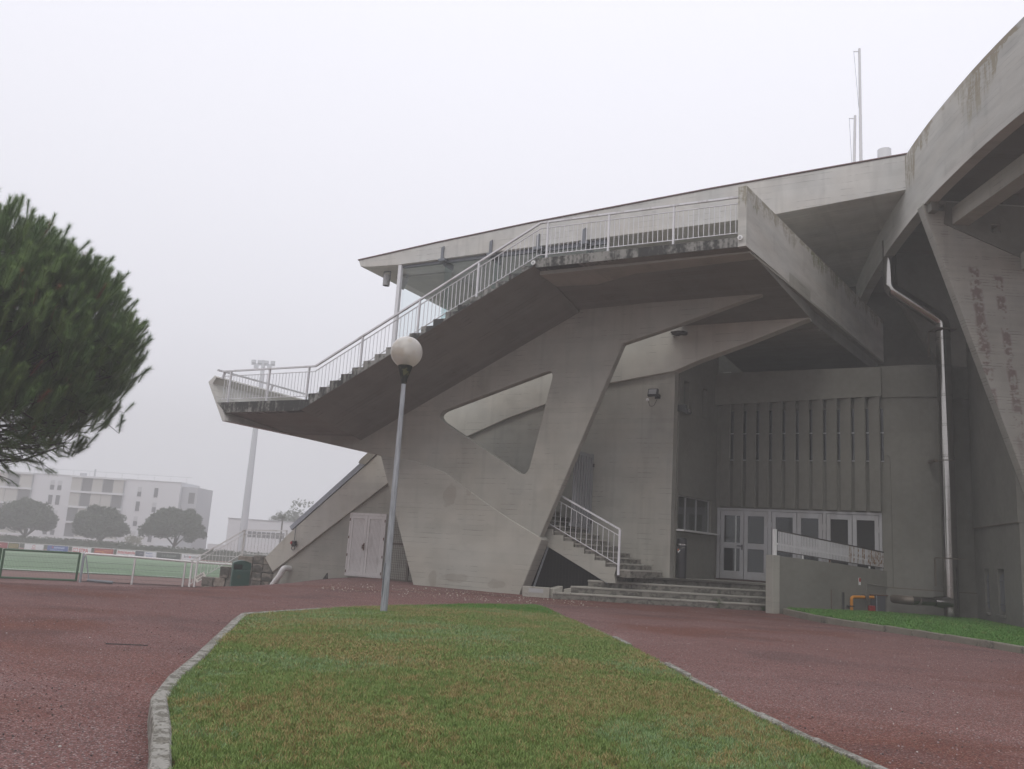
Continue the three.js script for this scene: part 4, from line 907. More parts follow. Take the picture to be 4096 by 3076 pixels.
// curved fascia of the roof over the wing
const bandPlan = [[12.1, -29.6], [11.5, -27.4], [11.05, -25.5], [10.72, -24.0], [10.44, -22.5], [10.2, -21.0], [10.05, -19.8], [9.95, -18.6], [9.88, -17.4], [9.86, -16.2], [9.9, -14.8], [10.0, -13.4], [10.2, -11.6], [10.6, -9.0], [11.2, -6.5]];
{
  const c = new THREE.CatmullRomCurve3(bandPlan.map(([x, z]) => v3(x, 0, z))), pts = c.getSpacedPoints(48).map((p) => [p.x, p.z]);
  const g = wallStrip(pts, 10.45, 12.45, -0.28), uv = g.attributes.uv;
  for (let k = 0; k < uv.count; k++) uv.setXY(k, uv.getX(k) / 9.6, uv.getY(k) > 5 ? (uv.getY(k) - 10.45) / 2.02 : 0.4);
  mesh('curved_fascia', toStand(g), bandMat, roof);
  const inner = pts.map(([x, z]) => [x + 0.26, z]);
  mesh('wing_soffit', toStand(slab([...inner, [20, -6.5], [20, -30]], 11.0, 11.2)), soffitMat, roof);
  mesh('wing_roof', toStand(slab([...inner.slice(10), [20, -6.5], [20, -26]], 12.2, 12.4)), concrete, roof);
}
// leaning pylon under it
const zc = -20.5;
{
  const p = part('leaning_pylon', stand);
  const hole = (x, y, w, h) => [[x, y], [x + w, y], [x + w, y + h], [x, y + h]];
  const g = prism([[10.08, 10.42], [10.18, 10.6], [17.5, 10.6], [15.4, -0.5], [13.75, -0.5]], 0, 0.26, [hole(10.45, 10.32, 0.2, 0.17), hole(11.82, 9.83, 0.2, 0.2)], 0.012); g.translate(0, 0, zc - 0.26);
  const uv = g.attributes.uv; for (let i = 0; i < uv.count; i++) uv.setXY(i, uv.getX(i) - 9.5, uv.getY(i));
  mesh('fin', toStand(g), rustMat, p);
  const h = prism([[10.62, 9.97], [17.4, 7.2], [17.5, 10.55], [10.7, 10.55]], 0, 0.03, [hole(11.8, 9.81, 0.24, 0.24)]); h.translate(0, 0, zc); h.rotateY(0);
  mesh('upper_facing', toStand(h), render1, p);
  mesh('corbel', toStand(prism([[10.2, 10.6], [10.22, 10.22], [10.40, 10.22], [10.42, 10.6]], 0, 0.22).translate(0, 0, zc + 0.0)), render1, p);
  // beams that run from the fin along the wing
  for (const [x, y0, y1, w] of [[10.82, 9.95, 10.4, 0.42], [12.5, 8.86, 9.3, 0.42]]) mesh('purlin', toStand(bx(x, y0, zc + 0.035, x + w, y1, -8, 0.012)), concrete, p);
  // next pylon further in, in the dark under the roof
  const g2 = prism([[11.2, 10.42], [11.3, 11.0], [17.5, 11.0], [15.4, 7.0], [13.0, 7.3]], 0, 0.26); g2.translate(0, 0, -25.6);
  mesh('rear_fin', toStand(g2), render1, p);
}
// wing wall beside the steps, with its slatted guard
{
  const A = v3(7.35, 0, -23.5), d = v3(3.6, 0, -1.5).normalize();
  const M = new THREE.Matrix4().makeBasis(d, v3(0, 1, 0), d.clone().cross(v3(0, 1, 0))).setPosition(A);               // parts are mirrored so that z runs away from the camera
  const w = new THREE.Group(); w.name = 'wing_wall'; scene.add(w); w.applyMatrix4(M); w.updateMatrixWorld(true);
  tag(w, 'low grey concrete wall with sloping top to the right of the entrance steps', 'wall');
  mesh('end_pillar', bx(-0.12, -0.3, -0.03, 0.12, 1.52, 0.25, 0.012), concrete, w);
  mesh('wall_panel', prism([[0.121, -1.2], [2.25, -1.2], [2.25, 1.41], [0.121, 1.505]], 0, 0.22), render1, w);
  mesh('wall_panel', prism([[2.251, -1.2], [4.02, -1.2], [4.02, 1.285], [2.251, 1.408]], 0.012, 0.22), render1, w);
  mesh('ribbed_line', bx(0.13, 0.735, -0.006, 2.2, 0.75, 0.002), render1, w);
  for (const [x0, y0, x1, y1] of [[2.29, 0.17, 2.37, 0.64], [2.57, 0.17, 2.65, 0.4]]) { const v = part('vent_slot', w); mesh('slot_frame', bx(x0 - 0.015, y0 - 0.02, -0.012, x1 + 0.015, y1 + 0.015, 0.01), render1, v); mesh('slot_void', bx(x0, y0, -0.016, x1, y1, -0.013), shadeAndLensBlack, v); }
  const d1 = part('basement_door', w);
  mesh('leaf', bx(3.55, -0.9, -0.02, 3.86, 0.60, 0.01), std({ color: lin(0.10, 0.105, 0.115), roughness: 0.6 }), d1);
  mesh('leaf', bx(3.34, -0.9, -0.02, 3.52, 0.60, 0.01), std({ color: lin(0.07, 0.075, 0.08), roughness: 0.6 }), d1);
  mesh('edge_strip', bx(3.52, -0.9, -0.028, 3.55, 0.60, 0.0), galv, d1);
  mesh('head_strip', bx(3.3, 0.60, -0.03, 3.98, 0.625, 0.0), rust, d1);
  // guard
  const gd = thing('slatted_guard', 'white slatted metal guard with rusty end on the wing wall', 'railing'); gd.applyMatrix4(M);
  mesh('end_post', bx(0.0, 1.52, 0.05, 0.085, 2.21, 0.13, 0.004), whitePlastic, gd);
  const t0 = (x) => 2.165 - (x - 0.14) * 0.0965, b0 = (x) => 1.635 - (x - 0.14) * 0.070;
  mesh('top_rail', flatBar(v3(0.09, t0(0.09) + 0.015, 0.09), v3(3.98, t0(3.98) + 0.015, 0.09), 0.05, 0.035), darkRail, gd);
  mesh('bottom_rail', flatBar(v3(0.09, b0(0.09), 0.09), v3(3.98, b0(3.98), 0.09), 0.035, 0.02), darkRail, gd);
  for (const x of [1.0, 1.95, 3.4]) mesh('stanchion', bx(x - 0.02, 1.2, 0.075, x + 0.02, b0(x), 0.105), x > 1.5 && x < 3 ? rust : whitePlastic, gd);
  const n = 70; for (let i = 0; i < n; i++) { const x = 0.15 + i * (3.78 / n); mesh('slat', bx(x, b0(x) + 0.012, 0.066, x + 0.034, t0(x), 0.078), i / n + rnd() * 0.3 > 0.86 ? slatRust : slatWhite, gd); }
  mesh('back_rail', flatBar(v3(0.09, lerp(b0(0.09), t0(0.09), 0.36), 0.09), v3(3.98, lerp(b0(3.98), t0(3.98), 0.36), 0.09), 0.012, 0.05), whitePlastic, gd);
  // things on the wall
  const gp = thing('gas_pipe', 'orange gas pipe rising from the lawn and bending along the wing wall', 'pipe'); gp.applyMatrix4(M);
  mesh('pipe', pipe([v3(2.52, -0.2, -0.12), v3(2.52, 0.53, -0.12), v3(3.32, 0.55, -0.12)], 0.042, 0.08), orange, gp);
  mesh('valve', merge([bx(2.98, 0.49, -0.19, 3.1, 0.61, -0.06, 0.01)]), steelDull, gp);
  mesh('clip', bx(2.46, 0.27, -0.17, 2.58, 0.30, 0.0), darkMetal, gp);
  const rb = thing('red_box', 'small red utility box beside the orange pipe', 'box'); rb.applyMatrix4(M);
  mesh('case', bx(3.20, 0.10, -0.14, 3.37, 0.32, -0.03, 0.015), redMat, rb); mesh('stand_pipe', bar(v3(3.28, -0.3, -0.08), v3(3.28, 0.1, -0.08), 0.02), darkMetal, rb);
  mesh('notice', bx(3.38, 0.0, -0.045, 3.44, 0.26, -0.04), std({ color: lin(0.45, 0.1, 0.12), roughness: 0.7 }), rb);
  const sg = thing('gas_sign', 'tiny red and white notice on the wing wall', 'sign'); sg.applyMatrix4(M);
  mesh('plate', bx(2.91, 0.86, -0.004, 2.98, 1.06, 0.01), whitePlastic, sg); mesh('red_field', bx(2.914, 0.95, -0.008, 2.976, 1.055, -0.005), redMat, sg);
  const dp = thing('conduit', 'thin rusty conduit on the wing wall', 'pipe'); dp.applyMatrix4(M);
  mesh('pipe', bar(v3(1.89, -0.2, -0.03), v3(1.89, 0.70, -0.03), 0.014), rustLine, dp);
  const cd = thing('conduit', 'pale conduit rising from the orange pipe to the wall corner', 'pipe'); cd.applyMatrix4(M);
  mesh('pipe', pipe([v3(3.16, 0.0, -0.03), v3(3.16, 0.92, -0.03), v3(4.0, 0.84, -0.03)], 0.014, 0.04, 8), render1, cd);
  for (const o of [w, gd, gp, rb, sg, dp, cd]) flipParts(o);
}
{ // thin conduit right of the doors
  const c = thing('conduit', 'thin grey vertical conduit on the wall right of the glazed doors', 'pipe', [11.12, 0, -24.93]);
  mesh('pipe', pipe([v3(-0.06, 4.62, -0.04), v3(0, 4.55, 0), v3(0.02, 0.8, 0.0)], 0.012, 0.04, 8), render1, c);
}
// ------------------------------------------------------------------ globe lamp on the lawn
{
  const y0 = lawnY(-1.73, -13.58), H = 4.48 - y0;
  const L = thing('globe_lamp', 'globe lamp on a grey pole, its milky ball stained with moss', 'street lamp', [-1.73, y0, -13.58]);
  const R = 0.255, cy = H - R;
  mesh('pole', new THREE.CylinderGeometry(0.036, 0.056, cy - 0.50 + 0.1, 20).translate(0, (cy - 0.50) / 2 - 0.05, 0), lampPole, L);
  mesh('pole_hatch', bx(-0.052, 0.25, 0.02, -0.044, 0.75, 0.06), lampPole, L);
  mesh('fitting', new THREE.LatheGeometry([[0.034, -0.53], [0.046, -0.50], [0.052, -0.44], [0.088, -0.33], [0.112, -0.255], [0.116, -0.225], [0.104, -0.222]].map(([r, y]) => new THREE.Vector2(r, y)), 28).translate(0, cy, 0), lampBlack, L);
  const gl = new THREE.SphereGeometry(R, 48, 32, 0, Math.PI * 2, 0, Math.PI * 0.86).translate(0, cy, 0);
  mesh('globe', gl, globeMat, L);
  mesh('lamp_holder', merge([new THREE.CylinderGeometry(0.05, 0.07, 0.1, 16).translate(0, cy - 0.16, 0), new THREE.CylinderGeometry(0.03, 0.03, 0.08, 12).translate(0, cy - 0.08, 0)]), std({ color: lin(0.25, 0.25, 0.24), roughness: 0.6 }), L);
  mesh('bulb', new THREE.SphereGeometry(0.055, 16, 12).scale(1, 1.35, 1).translate(0, cy + 0.01, 0), whitePlastic, L);
}
// ------------------------------------------------------------------ stainless flue
{
  const f = thing('flue_pipe', 'tall shiny stainless steel flue climbing the wall with a slanting top run', 'pipe', [12.28, 0, -23.95]);
  const P = (x, y, z) => v3(x - 12.28, y, z + 23.95), R = 0.195;
  const path = [P(12.28, -0.2, -23.95), P(12.28, 8.45, -23.95), P(10.98, 9.46, -24.35), P(10.98, 10.98, -24.4)];
  const g = pipe(path, R, 0.14, 40);
  { const p = g.attributes.position; for (let i = 0; i < p.count; i++) { const x = p.getX(i), y = p.getY(i), z = p.getZ(i); const s = noise2(y * 1.3, Math.atan2(z, x) * 2 + 9, 95); p.setX(i, x * (1 + (s - 0.5) * 0.012)); } }
  mesh('flue', g, steel, f);
  for (const y of [0.32, 0.95, 2.1 - 0.3, 2.78, 3.65, 4.52, 5.4, 6.25, 7.1, 7.9]) { mesh('joint_band', new THREE.TorusGeometry(R + 0.003, 0.008, 6, 40).rotateX(Math.PI / 2).translate(0, y, 0), steel, f); mesh('joint_band', new THREE.TorusGeometry(R + 0.003, 0.008, 6, 40).rotateX(Math.PI / 2).translate(0, y + 0.045, 0), steel, f); }
  { const d = path[2].clone().sub(path[1]).normalize(), q = new THREE.Quaternion().setFromUnitVectors(v3(0, 0, 1), d); for (const t of [0.25, 0.55, 0.86]) mesh('joint_band', new THREE.TorusGeometry(R + 0.003, 0.009, 6, 40).applyQuaternion(q).translate(...path[1].clone().lerp(path[2], t).toArray()), steel, f); }
  for (const y of [1.72, 8.18]) {
    const b = mesh('wall_bracket', merge([bx(-0.3, y, -0.24, 0.3, y + 0.03, 0.24), prism([[-0.3, y], [-0.3, y - 0.75], [-0.27, y - 0.75], [-0.27, y]], -0.3, -0.24), prism([[0.3, y], [0.3, y - 0.75], [0.27, y - 0.75], [0.27, y]], -0.3, -0.24)]), steelDull, f);
  }
  mesh('wall_bracket', merge([bx(-0.3, 4.38, -0.5, -0.2, 4.46, -0.1), bx(0.2, 4.38, -0.5, 0.3, 4.46, -0.1), new THREE.TorusGeometry(R + 0.01, 0.014, 6, 40).rotateX(Math.PI / 2).translate(0, 4.42, 0)]), steelDull, f);
  // branch
  mesh('branch_collar', new THREE.CylinderGeometry(0.13, 0.20, 0.42, 28, 1, true).rotateZ(Math.PI / 2).translate(-0.26, 0.56, 0.02), steel, f);
  mesh('branch', bar(P(11.85, 0.56, -23.93), P(11.2, 0.55, -23.93), 0.115, 0.115, 28), steel, f);
  mesh('branch_elbow', pipe([P(11.42, 0.55, -23.93), P(11.05, 0.55, -23.95), P(11.0, 0.55, -24.6)], 0.118, 0.2, 20), steelDull, f);
}
// ------------------------------------------------------------------ white drain bend at the left end of the side wall
{
  const p = L2W(17.3, 4.78, 0), d = thing('drain_pipe', 'white plastic drain bend at the left foot of the side wall', 'pipe', [p.x, 0, p.z], Math.PI - PHI);
  mesh('pipe', pipe([v3(-0.12, 0.06, 0.3), v3(-0.1, 0.08, -0.08), v3(0.02, -0.22, -0.14), v3(0.35, -0.62, -0.14), v3(0.6, -0.85, -0.14)], 0.1, 0.09, 20), whitePlastic, d);
  for (const [a, b] of [[v3(-0.03, -0.12, -0.12), v3(-0.01, -0.17, -0.13)], [v3(0.13, -0.35, -0.14), v3(0.17, -0.41, -0.14)]]) mesh('collar', bar(a, b, 0.112, 0.112, 20), whitePlastic, d);
}
// alarm lamp on the raking band
{
  const p = L2W(16.95, 4.85, 0.95), a = thing('alarm_lamp', 'small red and black alarm lamp hanging on the raking wall', 'lamp', p.toArray(), Math.PI - PHI);
  mesh('housing', box(0.17, 0.2, 0.12, 0, 0, -0.04, 0.03), blackPlastic, a);
  mesh('lens', new THREE.SphereGeometry(0.065, 16, 12).translate(0.08, 0.02, -0.06), redMat, a);
  mesh('cable', pipe([v3(0.03, 0.62, 0), v3(0.03, 0.12, -0.01), v3(0.03, -0.05, -0.03)], 0.012, 0.05, 8), bracketGrey, a);
  mesh('ring', new THREE.TorusGeometry(0.07, 0.012, 8, 20).translate(0.02, -0.16, -0.04), blackPlastic, a);
}
// black ashtray bin by the porch corner
{
  const p = L2W(2.95, 5.42), a = thing('ashtray_bin', 'black column ashtray bin with steel slot by the porch corner', 'ashtray', [p.x, 0.72, p.z], Math.PI - PHI);
  const shp = new THREE.LatheGeometry([[0, 0], [0.145, 0], [0.15, 0.02], [0.15, 1.1], [0.14, 1.13], [0, 1.135]].map(([r, y]) => new THREE.Vector2(r, y)), 28);
  mesh('column', shp, blackPlastic, a);
  mesh('steel_slot', new THREE.CylinderGeometry(0.153, 0.153, 0.045, 20, 1, true, Math.PI * 0.6, Math.PI * 0.85).translate(0, 0.95, 0), steel, a);
  mesh('steel_lip', new THREE.TorusGeometry(0.153, 0.008, 6, 20, 2.4).rotateX(Math.PI / 2 + 0.35).rotateY(Math.PI * 0.78).translate(0, 0.88, 0), steel, a);
  const c = mesh('cigarette_mark', merge([box(0.09, 0.028, 0.01, 0, 0, 0)]), std({ color: lin(0.75, 0.75, 0.72), roughness: 0.6 }), a); c.position.set(0.03, 0.76, -0.152); c.rotation.z = -0.9;
  const t = mesh('cigarette_tip', box(0.045, 0.028, 0.011, 0, 0, 0), std({ color: lin(0.6, 0.15, 0.04), roughness: 0.6 }), a); t.position.set(0.058, 0.80, -0.152); t.rotation.z = -0.9;
}
// floodlight, camera and nest
{
  const p = L2W(3.72, 4.86, 5.96), f = thing('floodlight', 'black square floodlight with white sensor on the wall near the porch corner', 'floodlight', p.toArray(), Math.PI - PHI);
  mesh('housing', box(0.30, 0.24, 0.09, 0, 0, -0.16, 0.015).rotateX(0.35), blackPlastic, f);
  mesh('glass_face', box(0.23, 0.16, 0.01, 0, 0.0, -0.21).rotateX(0.35), std({ color: lin(0.3, 0.3, 0.3), roughness: 0.15 }), f);
  mesh('fins', merge([0, 1, 2, 3].map((i) => box(0.28, 0.012, 0.1, 0, 0.05 + i * 0.02, -0.1))), blackPlastic, f);
  mesh('bracket', merge([bx(-0.16, -0.04, -0.14, -0.145, 0.02, 0.04), bx(0.145, -0.04, -0.14, 0.16, 0.02, 0.04), bx(-0.17, -0.1, 0.02, 0.0, 0.0, 0.04)]), blackPlastic, f);
  mesh('sensor', new THREE.SphereGeometry(0.05, 16, 12).scale(1, 1, 0.7).translate(0.17, -0.15, -0.12), whitePlastic, f);
  mesh('cable', pipe([v3(0.15, -0.17, -0.1), v3(0.12, -0.34, -0.06), v3(0.0, -0.33, -0.04), v3(-0.08, -0.12, 0.0)], 0.009, 0.06, 8), blackPlastic, f);
}
{
  const p = L2W(2.98, 5.45, 5.55), c = thing('wall_spotlight', 'dark spotlight bar on the porch return wall below the slot windows', 'spotlight', p.toArray(), Math.PI - PHI);
  mesh('housing', box(0.12, 0.12, 0.34, -0.1, 0, 0, 0.02), blackPlastic, c); mesh('bracket', bx(-0.08, 0.0, -0.12, 0.18, 0.2, -0.06), blackPlastic, c); mesh('lens', box(0.01, 0.08, 0.26, -0.165, 0.01, 0), steel, c);
}
{
  const p = L2W(3.0, 4.82, 7.80), n = thing('bird_nest', 'dark bird nest stuck under the landing at the wall corner', 'nest', p.toArray());
  const pos = []; const g = new THREE.TorusGeometry(0.13, 0.07, 10, 26).rotateX(Math.PI / 2).scale(1.3, 0.8, 0.8);
  { const q = g.attributes.position; for (let i = 0; i < q.count; i++) { const s = 1 + (noise2(q.getX(i) * 25, q.getZ(i) * 25 + q.getY(i) * 30, 3) - 0.5) * 0.5; q.setXYZ(i, q.getX(i) * s, q.getY(i) * s, q.getZ(i) * s); } g.computeVertexNormals(); }
  mesh('bowl', g, std({ color: lin(0.045, 0.038, 0.03), roughness: 1 }), n);
  const tw = []; for (let i = 0; i < 60; i++) { const a = rnd() * 6.28, r = rr(0.1, 0.24); tw.push(bar(v3(Math.cos(a) * r * 1.2, rr(-0.06, 0.05), Math.sin(a) * r * 0.8), v3(Math.cos(a + 0.9) * r * 1.4, rr(-0.14, 0.06), Math.sin(a + 0.9) * r), 0.003, 0.002, 4)); }
  mesh('twigs', merge(tw), std({ color: lin(0.07, 0.055, 0.04), roughness: 1 }), n);
}
// loose concrete blocks beside the pylon foot
{
  const b = thing('concrete_block', 'grey hollow concrete block with pale patch at the pylon foot', 'block', [1.02, 0.0, -24.15], -0.12);
  mesh('body', box(0.74, 0.34, 0.22, 0, 0.1, 0, 0.012), stepConc, b); mesh('pale_patch', box(0.40, 0.11, 0.01, 0.0, 0.17, 0.112), std({ color: lin(0.40, 0.40, 0.40), roughness: 0.9 }), b);
  for (const [x, z, r, w, lab] of [[1.55, -24.1, 0.5, 0.3, 'rough grey stone block leaning against the lowest step'], [1.95, -24.25, -0.2, 0.34, 'sloping grey stone block behind the lowest step']]) {
    const k = new RoundedBoxGeometry(w, 0.34, 0.24, 2, 0.02), q = k.attributes.position; for (let i = 0; i < q.count; i++) q.setY(i, q.getY(i) + q.getX(i) * 0.25 + (noise2(q.getX(i) * 9, q.getZ(i) * 9, 4) - 0.5) * 0.05);
    const m = mesh('stone_block', boxUV(k), stepConc); m.position.set(x, 0.13, z); m.rotation.y = r; tag(m, lab, 'block');
  }
  const st = mesh('stone_wedge', boxUV(new THREE.CylinderGeometry(0.02, 0.12, 0.3, 5)), std({ color: lin(0.06, 0.055, 0.05), roughness: 1 })); const p = L2W(15.3, 4.75); st.position.set(p.x, gy(p.x, p.z) + 0.06, p.z); st.rotation.set(0.2, 0.5, -0.3); tag(st, 'dark pointed stone at the foot of the side wall', 'stone');
}
// weeds at the steps
for (const [x, z, s, lab] of [[6.05, -24.28, 1, 'leafy green weed growing at the foot of the steps'], [7.3, -24.45, 0.45, 'small weed at the foot of the wing wall pillar']]) {
  const pos = []; for (let i = 0; i < 90 * s + 20; i++) { const a = rnd() * 6.28, r = rr(0, 0.13) * s, h = rr(0.02, 0.26) * s, l = rr(0.02, 0.045), b = rnd() * 6.28, x0 = Math.cos(a) * r, z0 = Math.sin(a) * r * 0.6; pos.push(x0, h, z0, x0 + Math.cos(b) * l, h + rr(-0.01, 0.02), z0 + Math.sin(b) * l, x0 + Math.cos(b + 0.9) * l * 0.8, h + 0.012, z0 + Math.sin(b + 0.9) * l * 0.8); }
  const g = new THREE.BufferGeometry(); g.setAttribute('position', new THREE.Float32BufferAttribute(pos, 3)); g.computeVertexNormals();
  const w = thing('weed', lab, 'weed', [x, gy(x, z), z]); mesh('leaves', g, std({ color: lin(0.075, 0.16, 0.03), roughness: 0.8, side: THREE.DoubleSide }), w); mesh('stem', bar(v3(0, 0, 0), v3(0.01, 0.24 * s, 0), 0.004, 0.002, 5), std({ color: lin(0.06, 0.1, 0.03), roughness: 0.9 }), w);
}
// thin bar lying on the cinder
{ const m = mesh('lying_bar', bar(v3(-3.35, 0.012, -9.35), v3(-2.95, 0.012, -9.42), 0.006, 0.005, 6, true), darkMetal); tag(m, 'thin dark stick lying on the cinder left of the lawn', 'stick'); m.position.set(-0.6, 0.0, 0.2); }
// flagpoles and vent on the roof
for (const [x, z, top, lean, lab] of [[12.06, -28.92, 20.25, 0, 'tall thin white flagpole above the roof'], [11.74, -29.02, 17.6, -0.03, 'shorter thin white flagpole beside the tall one']]) {
  const p = v3(x, 12.0, z), f = thing('flagpole', lab, 'flagpole', p.toArray(), 0, 'flagpoles on the roof'), H = top - 12;
  f.rotation.z = lean;
  mesh('pole', new THREE.CylinderGeometry(0.045, 0.07, H, 14).translate(0, H / 2, 0), poleWhite, f);
  mesh('arm', bar(v3(0, H - 0.12, 0), v3(-0.22, H - 0.14, 0), 0.018), poleWhite, f);
  mesh('halyard', bar(v3(-0.21, H - 0.14, 0), v3(-0.05, H - 2.4, 0), 0.006, 0.006, 5), bracketGrey, f);
}
{ const p = L2W(-2.2, 10.5, 12.2), v = thing('roof_vent', 'white round roof vent behind the roof edge', 'roof vent', p.toArray()); mesh('drum', new THREE.CylinderGeometry(0.22, 0.22, 3.3, 28).translate(0, 1.5, 0), poleWhite, v); mesh('rim', new THREE.TorusGeometry(0.223, 0.01, 6, 36).rotateX(Math.PI / 2).translate(0, 2.75, 0), bracketGrey, v); }
// ------------------------------------------------------------------ pitch fence
const wirePanel = (x0, x1, y0, y1, sx, sy, r = 0.0035) => {
  const l = []; for (let x = x0; x <= x1 + 1e-6; x += sx) l.push(bx(x - r, y0, -r, x + r, y1, r)); for (let y = y0; y <= y1 + 1e-6; y += sy) l.push(bx(x0, y - r * 1.2, r, x1, y + r * 1.2, 3 * r)); return merge(l);
};
const fenceAt = (ax, az, bx_, bz) => [[ax, 0, az], -Math.atan2(bz - az, bx_ - ax), Math.hypot(bx_ - ax, bz - az)];
{ // green gate
  const [p, t, L] = fenceAt(-19.24, -34.3, -16.78, -35.3), g = thing('pitch_gate', 'green tubular gate with wire mesh at the left of the pitch fence', 'gate', p, t);
  const R = 0.042, y0 = -1.06, y1 = 0.0;
  mesh('gate_tube', bar(v3(0, y1, 0), v3(L, y1, 0), R), gateGreen, g); mesh('gate_tube', bar(v3(0, y0, 0), v3(L, y0, 0), R), gateGreen, g);
  for (const x of [0.0, L]) mesh('gate_tube', bar(v3(x, y0 - 0.02, 0), v3(x, y1 + 0.02, 0), R), gateGreen, g);
  mesh('wire_mesh', wirePanel(0.05, L - 0.05, y0 + 0.04, y1 - 0.12, 0.05, 0.2), wireGrey, g);
}
{ // its other leaf, cut by the frame
  const [p, t, L] = fenceAt(-21.8, -33.2, -19.34, -34.26), g = thing('pitch_gate', 'green gate leaf at the left edge of the picture', 'gate', p, t);
  for (const y of [-1.04, 0.02]) mesh('gate_tube', bar(v3(0, y, 0), v3(L, y, 0), 0.042), gateGreen, g);
  for (const x of [0, L]) mesh('gate_tube', bar(v3(x, -1.06, 0), v3(x, 0.04, 0), 0.042), gateGreen, g);
  mesh('wire_mesh', wirePanel(0.05, L - 0.05, -1.0, -0.1, 0.05, 0.2), wireGrey, g);
}
{ // white fence
  const [p, t, L] = fenceAt(-16.66, -35.4, -9.2, -38.5), g = thing('pitch_fence', 'white rail fence with wire mesh and posts beside the running track', 'fence', p, t);
  mesh('top_rail', pipe([v3(0.0, -0.12, 0), v3(0.06, 0.0, 0), v3(1.95, -0.04, 0), v3(4.0, -0.11, 0), v3(L, -0.2, 0)], 0.045, 0.05, 12), fenceWhite, g);
  for (const x of [1.9, 3.85, 5.8, 7.7]) mesh('post', bar(v3(x, -1.25, 0), v3(x, -0.05 - x * 0.022, 0), 0.04), fenceWhite, g);
  mesh('corner_post', bar(v3(0.0, -1.2, 0), v3(0.0, 0.0, 0), 0.05), galv, g);
  mesh('brace', bar(v3(0.08, -0.1, 0.02), v3(0.32, -1.05, 0.02), 0.022), galv, g);
  mesh('wire_mesh', wirePanel(0.1, L, -1.14, -0.26, 0.05, 0.2), wireGrey, g);
}
{ const m = mesh('lying_post', bar(v3(-16.3, -1.02, -35.2), v3(-15.35, -1.06, -35.4), 0.06, 0.06, 12, true), bracketGrey); m.position.set(0.0, 0.0, 0); tag(m, 'grey metal post lying at the foot of the fence', 'post'); }
